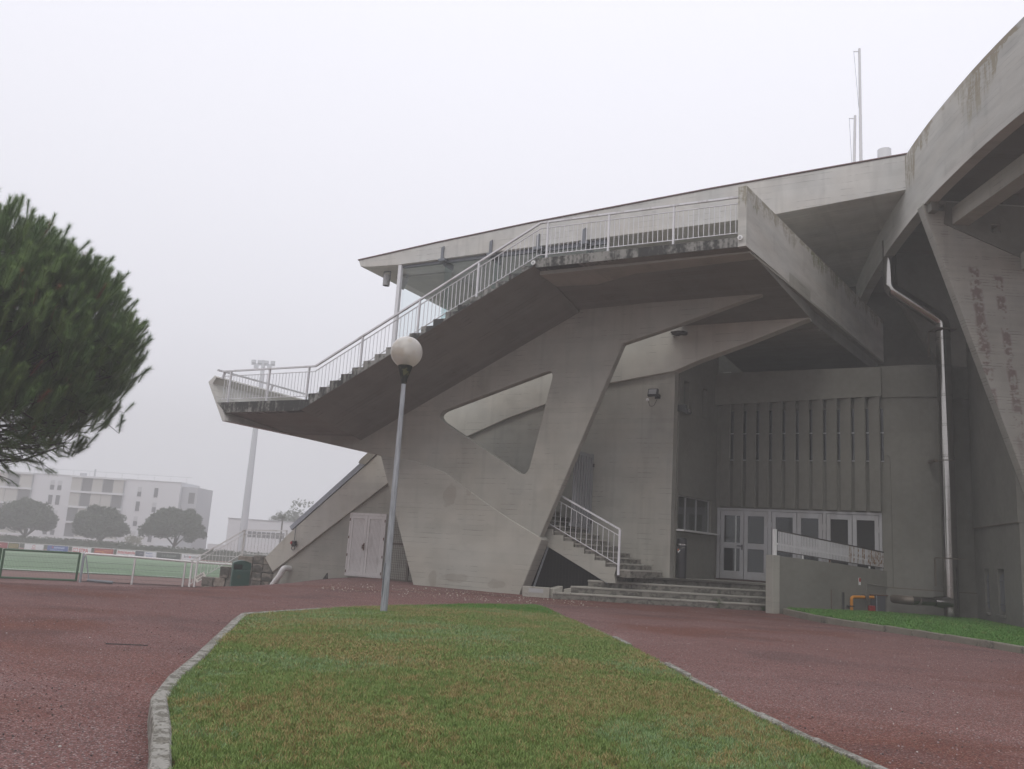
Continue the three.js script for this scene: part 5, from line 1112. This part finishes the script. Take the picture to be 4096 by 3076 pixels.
// ------------------------------------------------------------------ north entrance stair: stepped rubble wall, white railing, sign
{
  const w = thing('stepped_stone_wall', 'low stepped rubble wall with dark mortar behind the green bin', 'wall', [-11.85, 0, -35.6], 0.0);
  const blocks = [[0, -1.3, 0.95, -0.60], [0.68, -0.6, 1.45, -0.15], [0.96, -1.3, 1.5, -0.61], [1.34, -1.3, 1.95, 0.30], [1.96, -1.3, 3.6, 0.36]];
  for (const [x0, y0, x1, y1] of blocks) {
    // each block is laid of rough stones
    const nx = Math.max(1, Math.round((x1 - x0) / 0.42)), ny = Math.max(1, Math.round((y1 - y0) / 0.36));
    for (let j = 0; j < ny; j++) for (let i = 0; i < nx; i++) {
      const a = lerp(x0, x1, i / nx), b = lerp(x0, x1, (i + 1) / nx), c = lerp(y0, y1, j / ny), d = lerp(y0, y1, (j + 1) / ny), g = new RoundedBoxGeometry(b - a - 0.012, d - c - 0.012, 0.5, 3, 0.03), q = g.attributes.position;
      for (let k = 0; k < q.count; k++) { const s = noise2(q.getX(k) * 6 + i * 9 + j * 5, q.getY(k) * 6 + i * 3 + x0, 7) - 0.5; q.setZ(k, q.getZ(k) + s * 0.10); q.setX(k, q.getX(k) + s * 0.02); }
      g.computeVertexNormals(); g.translate((a + b) / 2, (c + d) / 2, 0); mesh('stone', boxUV(g, i, j), rubble[(i + j) % 3], w);
    }
  }
  const core = mesh('mortar', merge(blocks.map(([x0, y0, x1, y1]) => bx(x0 + 0.02, y0, -0.2, x1 - 0.02, y1 - 0.02, 0.2))), rubbleMortar, w);
  const r = thing('stair_rail', 'white railing climbing to the north entrance above the rubble wall', 'railing', [-12.55, 0, -36]);
  const pts = [[0.02, -0.02], [2.0, 1.33], [3.75, 1.40]], bot = [[0.05, -0.96], [2.0, 0.37], [3.75, 0.40]];
  const f = (arr, x) => { for (let i = 0; i < arr.length - 1; i++) if (x <= arr[i + 1][0] + 1e-6) return lerp(arr[i][1], arr[i + 1][1], (x - arr[i][0]) / (arr[i + 1][0] - arr[i][0])); return arr[arr.length - 1][1]; };
  for (let i = 0; i < 2; i++) {
    mesh('handrail', flatBar(v3(pts[i][0], pts[i][1], 0), v3(pts[i + 1][0], pts[i + 1][1], 0), 0.06, 0.045), fenceWhite, r);
    mesh('rail', flatBar(v3(pts[i][0], pts[i][1] - 0.17, 0), v3(pts[i + 1][0], pts[i + 1][1] - 0.17, 0), 0.03, 0.025), fenceWhite, r);
    mesh('rail', flatBar(v3(bot[i][0], bot[i][1], 0), v3(bot[i + 1][0], bot[i + 1][1], 0), 0.03, 0.025), fenceWhite, r);
  }
  for (const x of [0.02, 0.22, 2.0, 3.72]) mesh('post', bx(x - 0.03, x < 1 ? -1.4 : f(bot, x) - 0.1, -0.03, x + 0.03, f(pts, x), 0.03), fenceWhite, r);
  const geo = new THREE.CylinderGeometry(0.010, 0.010, 1, 6);
  for (let i = 1; i < 27; i++) { const x = i * 0.137; if ([0.22, 2.0].some((q) => Math.abs(q - x) < 0.05)) continue; const a = f(bot, x), b = f(pts, x) - 0.17, m = mesh('baluster', geo, fenceWhite, r); m.position.set(x, (a + b) / 2, 0); m.scale.y = b - a; }
  // sign
  const cv = document.createElement('canvas'); cv.width = 256; cv.height = 128; const c = cv.getContext('2d');
  c.fillStyle = '#d9d6cf'; c.fillRect(0, 0, 256, 128); c.fillStyle = '#2a2626'; c.font = 'bold 54px sans-serif'; c.textAlign = 'center'; c.fillText('ENTREE', 128, 56); c.fillText('NORD', 128, 112);
  const tx = new THREE.CanvasTexture(cv); tx.colorSpace = THREE.SRGBColorSpace;
  const s = thing('entrance_sign', 'small white sign reading ENTREE NORD on the stair railing', 'sign', [-12.1, -0.66, -35.93]); s.rotation.z = 0.6;
  mesh('plate', box(0.44, 0.25, 0.01, 0, 0, 0), std({ color: lin(0.65, 0.63, 0.6), roughness: 0.6 }), s);
  const pl = new THREE.PlaneGeometry(0.43, 0.24); pl.translate(0, 0, 0.008); mesh('lettering', pl, std({ map: tx, roughness: 0.6 }), s);
}
{ // litter bin
  const b = thing('litter_bin', 'dark green litter bin with domed hood in front of the rubble wall', 'litter bin', [-9.93, gy(-9.9, -34), -34.0], 0.38);
  const H = 0.18 - gy(-9.9, -34), w = 0.66, y1 = H - 0.36;
  mesh('body', box(w, y1, w * 0.92, 0, y1 / 2, 0, 0.035), binGreen, b);
  // hood: arched top with an opening to the front left
  const arch = []; for (let i = 0; i <= 14; i++) { const t = i / 14; arch.push([lerp(-w / 2, w / 2, t), y1 + 0.26 + 0.09 * Math.sin(Math.PI * t)]); }
  mesh('hood', merge([prism([[-w / 2, y1 + 0.2], ...arch, [w / 2, y1 + 0.2]], -w * 0.46, w * 0.46), bx(0.02, y1 + 0.005, -w * 0.46, w / 2, y1 + 0.2, w * 0.46), bx(-w / 2, y1 + 0.005, -w * 0.46, 0.02, y1 + 0.2, w * 0.1), bx(-w / 2, y1 + 0.005, w * 0.1, -w / 2 + 0.03, y1 + 0.2, w * 0.46)]), binGreen, b);
  mesh('opening', bx(-w / 2 + 0.04, y1 + 0.01, w * 0.12, 0.015, y1 + 0.195, w * 0.2), shadeAndLensBlack, b);
  mesh('emblem', new THREE.CylinderGeometry(0.07, 0.07, 0.006, 20).rotateX(Math.PI / 2).translate(-0.08, y1 - 0.26, w * 0.46 + 0.001), std({ color: lin(0.05, 0.07, 0.04), roughness: 0.7 }), b);
}
// ------------------------------------------------------------------ advertising boards on the far touchline
{
  const sheetTex = (bg, draw) => { const cv = document.createElement('canvas'); cv.width = 384; cv.height = 96; const c = cv.getContext('2d'); c.fillStyle = bg; c.fillRect(0, 0, 384, 96); draw(c); const t = new THREE.CanvasTexture(cv); t.colorSpace = THREE.SRGBColorSpace; return t; };
  const tx = (c, s, x, y, size, col, f = 'bold', fam = 'sans-serif') => { c.fillStyle = col; c.font = `${f} ${size}px ${fam}`; c.fillText(s, x, y); };
  const boards = [
    [-57.5, -55.8, '#9a2a34', (c) => { c.strokeStyle = '#e8c9c4'; c.lineWidth = 6; c.beginPath(); c.ellipse(130, 60, 110, 22, -0.1, 3.4, 6.2); c.stroke(); }, 'red board with a pale car outline'],
    [-55.75, -54.5, '#4a5236', (c) => { for (let i = 0; i < 4; i++) { c.fillStyle = '#c8a94a'; c.fillRect(20, 14 + i * 20, 344, 7); } }, 'olive board with yellow stripes of text'],
    [-53.9, -51.75, '#dfe0e4', (c) => { c.strokeStyle = '#c0555c'; c.lineWidth = 7; c.beginPath(); c.ellipse(190, 36, 30, 22, 0, 0, 6.3); c.stroke(); tx(c, 'toyota', 140, 86, 30, '#b8666a'); }, 'white board with a small red oval mark'],
    [-51.3, -48.95, '#3457a0', (c) => { tx(c, 'euromaid', 120, 44, 42, '#dfe6f5'); c.fillStyle = '#cf4450'; c.fillRect(86, 14, 22, 30); tx(c, 'location de materiel', 60, 80, 24, '#b9c8ea'); }, 'blue board with white lettering'],
    [-48.5, -46.35, '#e3e2e4', (c) => { c.strokeStyle = '#c33b45'; c.lineWidth = 10; c.strokeRect(22, 20, 40, 56); c.beginPath(); c.moveTo(80, 18); c.lineTo(112, 18); c.lineTo(112, 78); c.lineTo(60, 78); c.stroke(); tx(c, 'STPA', 140, 78, 80, '#c0333f', '900'); }, 'white board with red letters STPA'],
    [-46.0, -43.8, '#a8323c', (c) => { tx(c, 'Jaumont', 24, 58, 40, '#e2b04a', 'italic bold'); tx(c, 'CONSTRUCTION', 190, 36, 22, '#e2c070'); tx(c, '05 46 10 46 10', 170, 76, 26, '#e2b04a'); }, 'red board with golden lettering'],
    [-43.45, -41.35, '#e2e1e2', (c) => { tx(c, 'Intermarche', 14, 58, 62, '#c23440', '900 italic'); tx(c, 'TOUS UNIS', 150, 88, 20, '#555'); }, 'white board with slanted red lettering'],
    [-41.3, -40.35, '#4d4f5e', (c) => { c.strokeStyle = '#c4c4cc'; c.lineWidth = 5; c.beginPath(); c.moveTo(180, 60); c.lineTo(240, 30); c.lineTo(340, 46); c.stroke(); }, 'small dark grey board'],
    [-40.3, -38.95, '#dadce4', (c) => { tx(c, 'Menuiserie', 40, 40, 40, '#6573a3'); tx(c, '05 46 39 96 38', 60, 84, 34, '#6573a3'); }, 'white board with pale blue lettering'],
    [-38.85, -36.2, '#37403b', (c) => { tx(c, 'Le Royan', 70, 62, 54, '#a9b6ad', 'italic', 'serif'); }, 'dark green board with cursive lettering'],
    [-36.1, -33.9, '#dfdfe4', (c) => { tx(c, 'bric', 50, 60, 58, '#4d4a55'); c.fillStyle = '#c23b46'; c.beginPath(); c.arc(172, 46, 17, 0, 6.3); c.fill(); tx(c, 'rama', 190, 60, 58, '#4d4a55'); }, 'white board with dark lettering and a red dot'],
  ];
  for (const [x0, x1, bg, draw, lab] of boards) {
    const x = (x0 + x1) / 2, z = -100, y = gy(x, z), w = x1 - x0, b = thing('advertising_board', `${lab} on the far side of the pitch`, 'board', [x, y, z], 0, 'advertising boards along the pitch');
    mesh('panel', box(w, 0.66, 0.04, 0, 0.36, 0), std({ color: lin(0.35, 0.35, 0.36), roughness: 0.8 }), b);
    const p = new THREE.PlaneGeometry(w - 0.02, 0.63); p.translate(0, 0.36, 0.024); mesh('print', p, std({ map: sheetTex(bg, draw), roughness: 0.7 }), b);
    mesh('post', bx(w / 2 - 0.03, 0, -0.06, w / 2 + 0.01, 0.72, -0.03), fenceWhite, b);
  }
  const r = mesh('board_rail', merge([bar(v3(-64, gy(-64, -100) + 0.74, -100), v3(-28, gy(-28, -100) + 0.74, -100), 0.03)]), fenceWhite); tag(r, 'white rail along the top of the advertising boards', 'rail');
}
// ------------------------------------------------------------------ leaf crowns
function leafBall(n, R, leaf, f) { // leaves spread through a volume: f() gives a point and an outward way
  const pos = [];
  for (let i = 0; i < n; i++) {
    const [p, o] = f(), a = rnd() * 6.28, t = v3(Math.cos(a), rr(-0.4, 0.8), Math.sin(a)).add(o).normalize(), s = v3(rr(-1, 1), rr(-1, 1), rr(-1, 1)).cross(t).normalize(), L = leaf * rr(0.6, 1.3), W = L * 0.32;
    pos.push(p.x - s.x * W, p.y - s.y * W, p.z - s.z * W, p.x + s.x * W, p.y + s.y * W, p.z + s.z * W, p.x + t.x * L, p.y + t.y * L, p.z + t.z * L);
  }
  const g = new THREE.BufferGeometry(); g.setAttribute('position', new THREE.Float32BufferAttribute(pos, 3)); g.computeVertexNormals(); return g;
}
const farLeaf = std({ color: lin(0.06, 0.08, 0.045), roughness: 0.9, side: THREE.DoubleSide });  // lightened a little, so some distance haze sits in the leaf colour
function clumpPoint(rx, ry, rz, clumps) { // a point near the skin of one of many clumps in a flattened dome
  const c = clumps[Math.floor(rnd() * clumps.length)], d = v3(rr(-1, 1), rr(-1, 1), rr(-1, 1)).normalize(), r = Math.cbrt(rnd());
  return [v3(c.x + d.x * c.r * r, c.y + d.y * c.r * r * 0.8, c.z + d.z * c.r * r), d.multiplyScalar(0.6).add(v3(0, 0.5, 0))];
}
function umbrellaPine(x, z, w, top, base, lab, lean) {
  const y0 = gy(x, z), t = thing('umbrella_pine', lab, 'tree', [x, y0, z], 0, 'umbrella pines behind the pitch');
  const H = top - y0, cb = base - y0, R = w / 2, clumps = [];
  for (let i = 0; i < 120; i++) { const a = rnd() * 6.28, q = Math.sqrt(rnd()), dome = Math.sqrt(Math.max(0, 1 - q * q)); clumps.push({ x: Math.cos(a) * q * R * 0.86, z: Math.sin(a) * q * R * 0.86, y: lerp(cb + 0.5, cb + (H - cb) * (0.25 + 0.68 * dome), Math.pow(rnd(), 0.5)), r: rr(0.55, 0.95) }); }
  mesh('crown', leafBall(20000, R, 0.36, () => clumpPoint(R, 1, R, clumps)), farLeaf, t);
  mesh('trunk', pipe([v3(0, -0.2, 0), v3(lean * 0.5, cb * 0.55, 0), v3(lean, cb + 0.8, 0)], 0.22, 0.3, 10), barkFar, t);
  for (let i = 0; i < 6; i++) { const a = i * 1.05 + rnd(); mesh('limb', bar(v3(lean * 0.85, cb * 0.8, 0), v3(lean + Math.cos(a) * R * 0.6, cb + (H - cb) * 0.45, Math.sin(a) * R * 0.6), 0.11, 0.05, 6), barkFar, t); }
}
umbrellaPine(-67.8, -125, 8.4, 4.0, -0.9, 'broad umbrella pine leftmost of three behind the pitch', 0.3);
umbrellaPine(-57.1, -125, 7.6, 3.75, -1.0, 'umbrella pine in the middle of three behind the pitch', 0.2);
umbrellaPine(-46.6, -125, 9.0, 4.3, -0.9, 'umbrella pine rightmost of three behind the pitch', 0.35);
function bush(name, x, z, w, h, y0, lab, n, cat, m) {
  const t = thing(name, lab, cat, [x, y0, z]), clumps = [];
  for (let i = 0; i < 30; i++) { const a = rnd() * 6.28, q = Math.sqrt(rnd()); clumps.push({ x: Math.cos(a) * q * w * 0.4, z: Math.sin(a) * q * w * 0.3, y: h * (0.25 + 0.65 * rnd() * (1 - q * 0.5)), r: rr(0.14, 0.24) * w }); }
  mesh('crown', leafBall(n, w, 0.03 * w + 0.14, () => clumpPoint(1, 1, 1, clumps)), m, t);
  mesh('trunk', bar(v3(0, 0, 0), v3(0.1, h * 0.5, 0), 0.05 * w * 0.5 + 0.04, 0.04, 7), barkFar, t);
}
bush('tree', -38.5, -165, 12, 11.5, gy(-38, -165), 'dark ragged conifer behind the white apartment block corner', 5000, 'tree', farLeaf);
bush('tree', -27.5, -150, 11, 8.3, gy(-27, -150), 'pale leafy tree fading behind the stair railing', 5000, 'tree', std({ color: lin(0.11, 0.12, 0.06), roughness: 0.9, side: THREE.DoubleSide }));
bush('shrub', -62.0, -148, 3.6, 3.4, gy(-62, -148) + 0.2, 'small yellowish shrub in front of the apartment block', 900, 'shrub', std({ color: lin(0.14, 0.14, 0.06), roughness: 0.9, side: THREE.DoubleSide }));
{ // hedges behind the boards
  for (const [x0, x1, z, h, lab] of [[-86, -50, -119, 1.5, 'long dark clipped hedge under the pines'], [-52, -10, -112, 1.3, 'dark clipped hedge right of the pines']]) {
    const h0 = thing('hedge', lab, 'hedge', [0, 0, z]);
    mesh('foliage', leafBall(6000, 1, 0.3, () => { const x = rr(x0, x1); return [v3(x, gy(x, z) + rr(0, h), rr(-0.5, 0.5)), v3(0, 0.4, 0.4)]; }), farLeaf, h0);
    const xm = (x0 + x1) / 2; mesh('core', bx(x0, gy(x0, z) - 0.2, -0.35, x1, gy(xm, z) + h - 0.15, 0.35), farLeaf, h0);
  }
}
{ // cordyline
  const t = thing('palm', 'spiky palm head poking up beside the floodlight mast', 'palm', [-30.2, gy(-30, -120), -120]);
  mesh('trunk', bar(v3(0, 0, 0), v3(0, 6.1, 0), 0.14, 0.1), barkFar, t);
  for (let i = 0; i < 18; i++) { const a = i / 18 * 6.28, e = rr(-0.2, 1.2), d = v3(Math.cos(a) * Math.cos(e), Math.sin(e), Math.sin(a) * Math.cos(e)); mesh('leaf', flat(new THREE.ConeGeometry(0.09, 1.5, 4).translate(0, 0.75, 0).applyQuaternion(new THREE.Quaternion().setFromUnitVectors(v3(0, 1, 0), d)).translate(0, 6.1, 0)), farLeaf, t); }
}
// ------------------------------------------------------------------ floodlight mast
{
  const x = -33.9, z = -115, y0 = gy(x, z), m = thing('floodlight_mast', 'tall pale tapering floodlight mast standing in the fog', 'mast', [x, y0, z]);
  const H = 24.4 - y0;
  for (const [a, b, r0, r1] of [[0, 0.45, 0.5, 0.42], [0.45, 0.8, 0.41, 0.32], [0.8, 1, 0.31, 0.25]]) mesh('shaft', new THREE.CylinderGeometry(r1, r0, H * (b - a), 20).translate(0, H * (a + b) / 2, 0), mastGrey, m);
  mesh('crossarm', bx(-1.6, H - 0.7, -0.1, 1.6, H - 0.5, 0.1), mastGrey, m);
  for (const [dx, dy] of [[-1.3, 0], [-0.45, 0], [0.45, 0], [1.3, 0], [-0.9, -0.7], [0.9, -0.7]]) mesh('floodlight_head', box(0.6, 0.45, 0.3, dx, H - 0.25 + dy, 0.1, 0.04), mastGrey, m);
}
// ------------------------------------------------------------------ apartment block across the pitch
{
  const z = -160, X0 = -104, y0 = -3.4, A = thing('apartment_block', 'long white four storey apartment block fading in the fog', 'building', [0, 0, z]);
  const top = 9.55;
  mesh('wall', bx(X0, y0, -10, -59.6, top, 0), aptWhite, A);
  mesh('wall', bx(-59.58, y0, -9, -56.6, 8.9, -0.9), aptGrey, A);
  const rail = part('roof_rail', A);
  for (let x = X0; x < -57; x += 3) mesh('rail_post', bar(v3(x, top, -1), v3(x, top + 1.1, -1), 0.03, 0.03, 5), aptGrey, rail);
  mesh('rail_bar', bar(v3(X0, top + 1.1, -1), v3(-58, top + 1.1, -1), 0.03, 0.03, 5), aptGrey, rail);
  mesh('chimney', bx(-78.9, top, -2, -78, top + 0.7, -1.2), aptGrey, A);
  mesh('chimney', bx(-76.6, top, -2, -76.35, top + 1.6, -1.75), aptGrey, A);
  mesh('cornice', bx(X0, top, -10, -59.5, top + 0.12, 0.12), aptWhite, A);
  const win = (x, y, w, h, shut) => {
    const p = part('window', A);
    mesh('pane', bx(x + 0.05, y - h + 0.05, 0.012, x + w - 0.05, y - (shut ? h * 0.48 : 0.05), 0.02), aptGlass, p);
    mesh('frame', merge([bx(x, y - h, 0.004, x + w, y - h + 0.06, 0.09), bx(x, y - 0.06, 0.004, x + w, y, 0.06), bx(x, y - h, 0.004, x + 0.06, y, 0.06), bx(x + w - 0.06, y - h, 0.004, x + w, y, 0.06)]), aptWhite, p);
    if (shut) mesh('shutter', bx(x + 0.06, y - h * 0.5, 0.022, x + w - 0.06, y - 0.06, 0.05), aptShutter, p);
  };
  for (const x of [-67.38, -64.35]) [8.38, 5.73, 3.03, 0.34].forEach((y, i) => win(x, y, 0.86, 1.85, (i + (x > -66 ? 1 : 0)) % 3 !== 1));
  for (const x of [-83.45, -82.1]) [8.6, 5.93, 3.2, 0.5].forEach((y, i) => win(x, y, 0.9, 1.85, i !== 1));
  // two bays of loggias
  for (const [x0, x1] of [[-79.4, -69.8], [-98, -86.6]]) {
    const b = part('loggia_bay', A);
    mesh('bay_wall', bx(x0, -1.4, 0.004, x1, 9.35, 0.35), aptGrey, b);
    for (const y of [9.3, 6.55, 3.8, 1.05, -1.75]) mesh('floor_band', bx(x0 - 0.15, y, 0.004, x1 + 0.15, y + 0.35, 0.75), aptWhite, b);
    for (let f = 0; f < 4; f++) {
      const yb = [6.9, 4.15, 1.4, -1.4][f], n = 5, w = (x1 - x0) / n;
      for (let i = 0; i < n; i++) { const open = (i + f * 2) % 5 === 1 || (i + f * 2) % 5 === 3 || (f > 1 && i === 0); mesh(open ? 'loggia_opening' : 'screen_panel', bx(x0 + i * w + 0.05, yb, open ? 0.352 : 0.36, x0 + (i + 1) * w - 0.05, yb + 2.38, open ? 0.37 : 0.5), open ? aptDark : aptScreen, b); }
    }
  }
  for (const y of [7.9, 5.1, 2.2]) mesh('end_window', bx(-58.2, y - 2, -0.9, -57.1, y, -0.88), aptDark, A);
  mesh('plinth', bx(-63, y0, 0.004, -56, -1.9, 0.5), aptGrey, A);
  // lower building to the right
  const L = thing('school_building', 'low flat white building behind the pines fading in the fog', 'building', [0, 0, -150]);
  mesh('wall', bx(-47, -3.4, -8, -27, 3.5, 0), aptWhite, L); mesh('wall', bx(-26.98, -3.4, -7, -20, 2.9, -1), aptGrey, L); mesh('roof_edge', bx(-47.1, 3.5, -8.1, -26.9, 3.65, 0.12), aptGrey, L);
  for (let i = 0; i < 8; i++) { const p = part('window', L); mesh('pane', bx(-43.4 + i * 0.8, 0.6, 0.012, -42.75 + i * 0.8, 1.6, 0.03), aptGlass, p); }
  mesh('door', bx(-34.6, 0.0, 0.012, -33.6, 1.9, 0.03), aptGlass, L);
  const wl = mesh('garden_wall', bx(-46, -3.2, -0.2, -24, -0.75, 0), aptWhite); wl.position.z = -138; tag(wl, 'long white garden wall behind the hedge', 'wall');
}
// ------------------------------------------------------------------ big pine at the left
{
  const X = -12.3, Z = -18, y0 = gy(X, Z), P = thing('pine_tree', 'large dark green pine with bristling upright shoots at the left', 'tree', [X, y0, Z]);
  const bark = barkNear, C = v3(0.2, 4.75 - y0, 0), RX = 3.45, RYu = 2.35, RYd = 2.75;
  mesh('trunk', pipe([v3(-0.35, -0.2, 0), v3(-0.25, 1.2, 0.05), v3(0.0, 2.6, 0), v3(0.1, 4.2, -0.05), v3(0.15, 6.2, 0)], 0.19, 0.4, 14), bark, P);
  // shoots: a brush of needles round a twig, pointing up the y axis
  const shoot = (n, L, needle, w) => {
    const pos = []; const q = new THREE.Quaternion();
    for (let i = 0; i < n; i++) {
      const t = i / n, h = L * (0.06 + 0.9 * t), a = i * 2.399, e = lerp(1.25, 0.5, t) + rr(-0.25, 0.25), d = v3(Math.cos(a) * Math.sin(e), Math.cos(e), Math.sin(a) * Math.sin(e)), s = v3(-Math.sin(a), 0, Math.cos(a)), l = needle * rr(0.75, 1.1);
      const b = v3(Math.cos(a) * 0.008, h, Math.sin(a) * 0.008);
      pos.push(b.x - s.x * w, b.y, b.z - s.z * w, b.x + s.x * w, b.y, b.z + s.z * w, b.x + d.x * l, b.y + d.y * l, b.z + d.z * l);
    }
    const tw = new THREE.CylinderGeometry(0.005, 0.009, L, 5, 1, true).translate(0, L / 2, 0).toNonIndexed();
    const g = new THREE.BufferGeometry(); g.setAttribute('position', new THREE.Float32BufferAttribute(pos, 3)); g.computeVertexNormals();
    tw.deleteAttribute('uv'); return mergeGeometries([g, tw]);
  };
  const geos = [shoot(210, 0.42, 0.15, 0.0034), shoot(150, 0.32, 0.145, 0.0034), shoot(60, 0.22, 0.13, 0.0026)];
  const lists = [[], [], []], branches = [], twigs = [];
  const surf = (th, ph) => { const r = 1 + 0.17 * (noise2(th * 2.2 + 10, ph * 2.4 + 5, 17) - 0.5) * 2, sy = Math.sin(ph) > 0 ? RYu : RYd; return v3(Math.cos(th) * Math.cos(ph) * RX * r, Math.sin(ph) * sy * r, Math.sin(th) * Math.cos(ph) * RX * r); };
  // boughs: from the trunk to clusters of shoots at and under the skin of the crown
  for (let i = 0; i < 1400; i++) {
    const th = rnd() * 6.28, ph = Math.asin(rr(-0.93, 1.0)), dep = rnd() < 0.62 ? rr(0.9, 1.02) : rr(0.5, 0.9);
    const s = surf(th, ph).multiplyScalar(dep).add(C);
    if (s.x < -2.2 && rnd() < 0.75) continue; if (s.z < -1.5 && rnd() < 0.45) continue;
    const out = s.clone().sub(C).setY((s.y - C.y) * 0.5).normalize();
    const low = ph < -0.72;
    const root = v3(lerp(0, s.x, 0.3), clamp(s.y - 0.7 * rnd() + (low ? 0.5 : -0.3), 1.9, 6.3), lerp(0, s.z, 0.3));
    const mid = root.clone().lerp(s, 0.6).add(v3(0, low ? -0.15 : -0.2, 0));
    if (i % 9 === 0) { branches.push(bar(v3(0.02 + root.x * 0.2, root.y - 0.1, root.z * 0.2), mid, 0.045, 0.026, 6), bar(mid, s, 0.026, 0.012, 6)); }
    else if (low || i % 2) twigs.push(bar(s.clone().lerp(mid, 0.55), s, 0.014, 0.008, 5));
    const n = low ? 5 : 8 + Math.floor(rnd() * 5);
    for (let k = 0; k < n; k++) {
      const off = v3(rr(-1, 1), rr(-0.6, 0.8), rr(-1, 1)).multiplyScalar(low ? 0.36 : 0.42), p = s.clone().add(off);
      const d = out.clone().multiplyScalar(low ? 0.9 : 0.5).add(v3(rr(-0.35, 0.35), low ? rr(-0.3, 0.4) : rr(0.55, 1.5), rr(-0.35, 0.35))).normalize();
      const kind = low ? 2 : dep > 0.88 ? (rnd() < 0.6 ? 0 : 1) : 1;
      lists[kind].push([p, d, rr(0.8, 1.2)]);
      if (low || rnd() < 0.3) twigs.push(bar(s, p, 0.008, 0.005, 4));
    }
  }
  mesh('bough', merge(branches), bark, P); mesh('twigs', merge(twigs), bark, P);
  lists.forEach((l, k) => {
    const m = new THREE.InstancedMesh(geos[k], needleMat, l.length), M = new THREE.Matrix4(), q = new THREE.Quaternion(), r2 = new THREE.Quaternion(), c = new THREE.Color();
    l.forEach(([p, d, s], i) => {
      q.setFromUnitVectors(v3(0, 1, 0), d).multiply(r2.setFromAxisAngle(v3(0, 1, 0), rnd() * 6.28)); M.compose(p, q, v3(s, s, s)); m.setMatrixAt(i, M);
      const t = rnd(), dead = rnd() < 0.012; c.setRGB(...(dead ? [0.20, 0.085, 0.03] : [lerp(0.075, 0.15, t), lerp(0.15, 0.235, t), lerp(0.035, 0.06, t)])); m.setColorAt(i, c);
    });
    m.name = 'crown'; m.castShadow = m.receiveShadow = true; m.userData.kind = 'stuff'; P.add(m);
  });
}
// ------------------------------------------------------------------ the building across the forecourt, behind the camera; the entrance doors mirror it
{
  const A = thing('facing_building', 'pale two storey building mirrored in the glass of the entrance doors', 'building', [4, 0, 27]);
  mesh('wall', bx(-34, -0.5, 0, 40, 8.6, 9), aptWhite2, A); mesh('roof_edge', bx(-34.3, 8.6, -0.4, 40.3, 8.95, 9.3), aptGrey, A);
  for (let i = 0; i < 18; i++) for (const y of [1.0, 5.0]) { const p = part('window', A), x = -32 + i * 4; mesh('frame', bx(x - 0.07, y - 0.07, -0.05, x + 1.67, y + 1.77, -0.004), aptWhite, p); mesh('pane', bx(x, y, -0.07, x + 1.6, y + 1.7, -0.052), aptGlass, p); }
}
renderer.render(scene, camera);
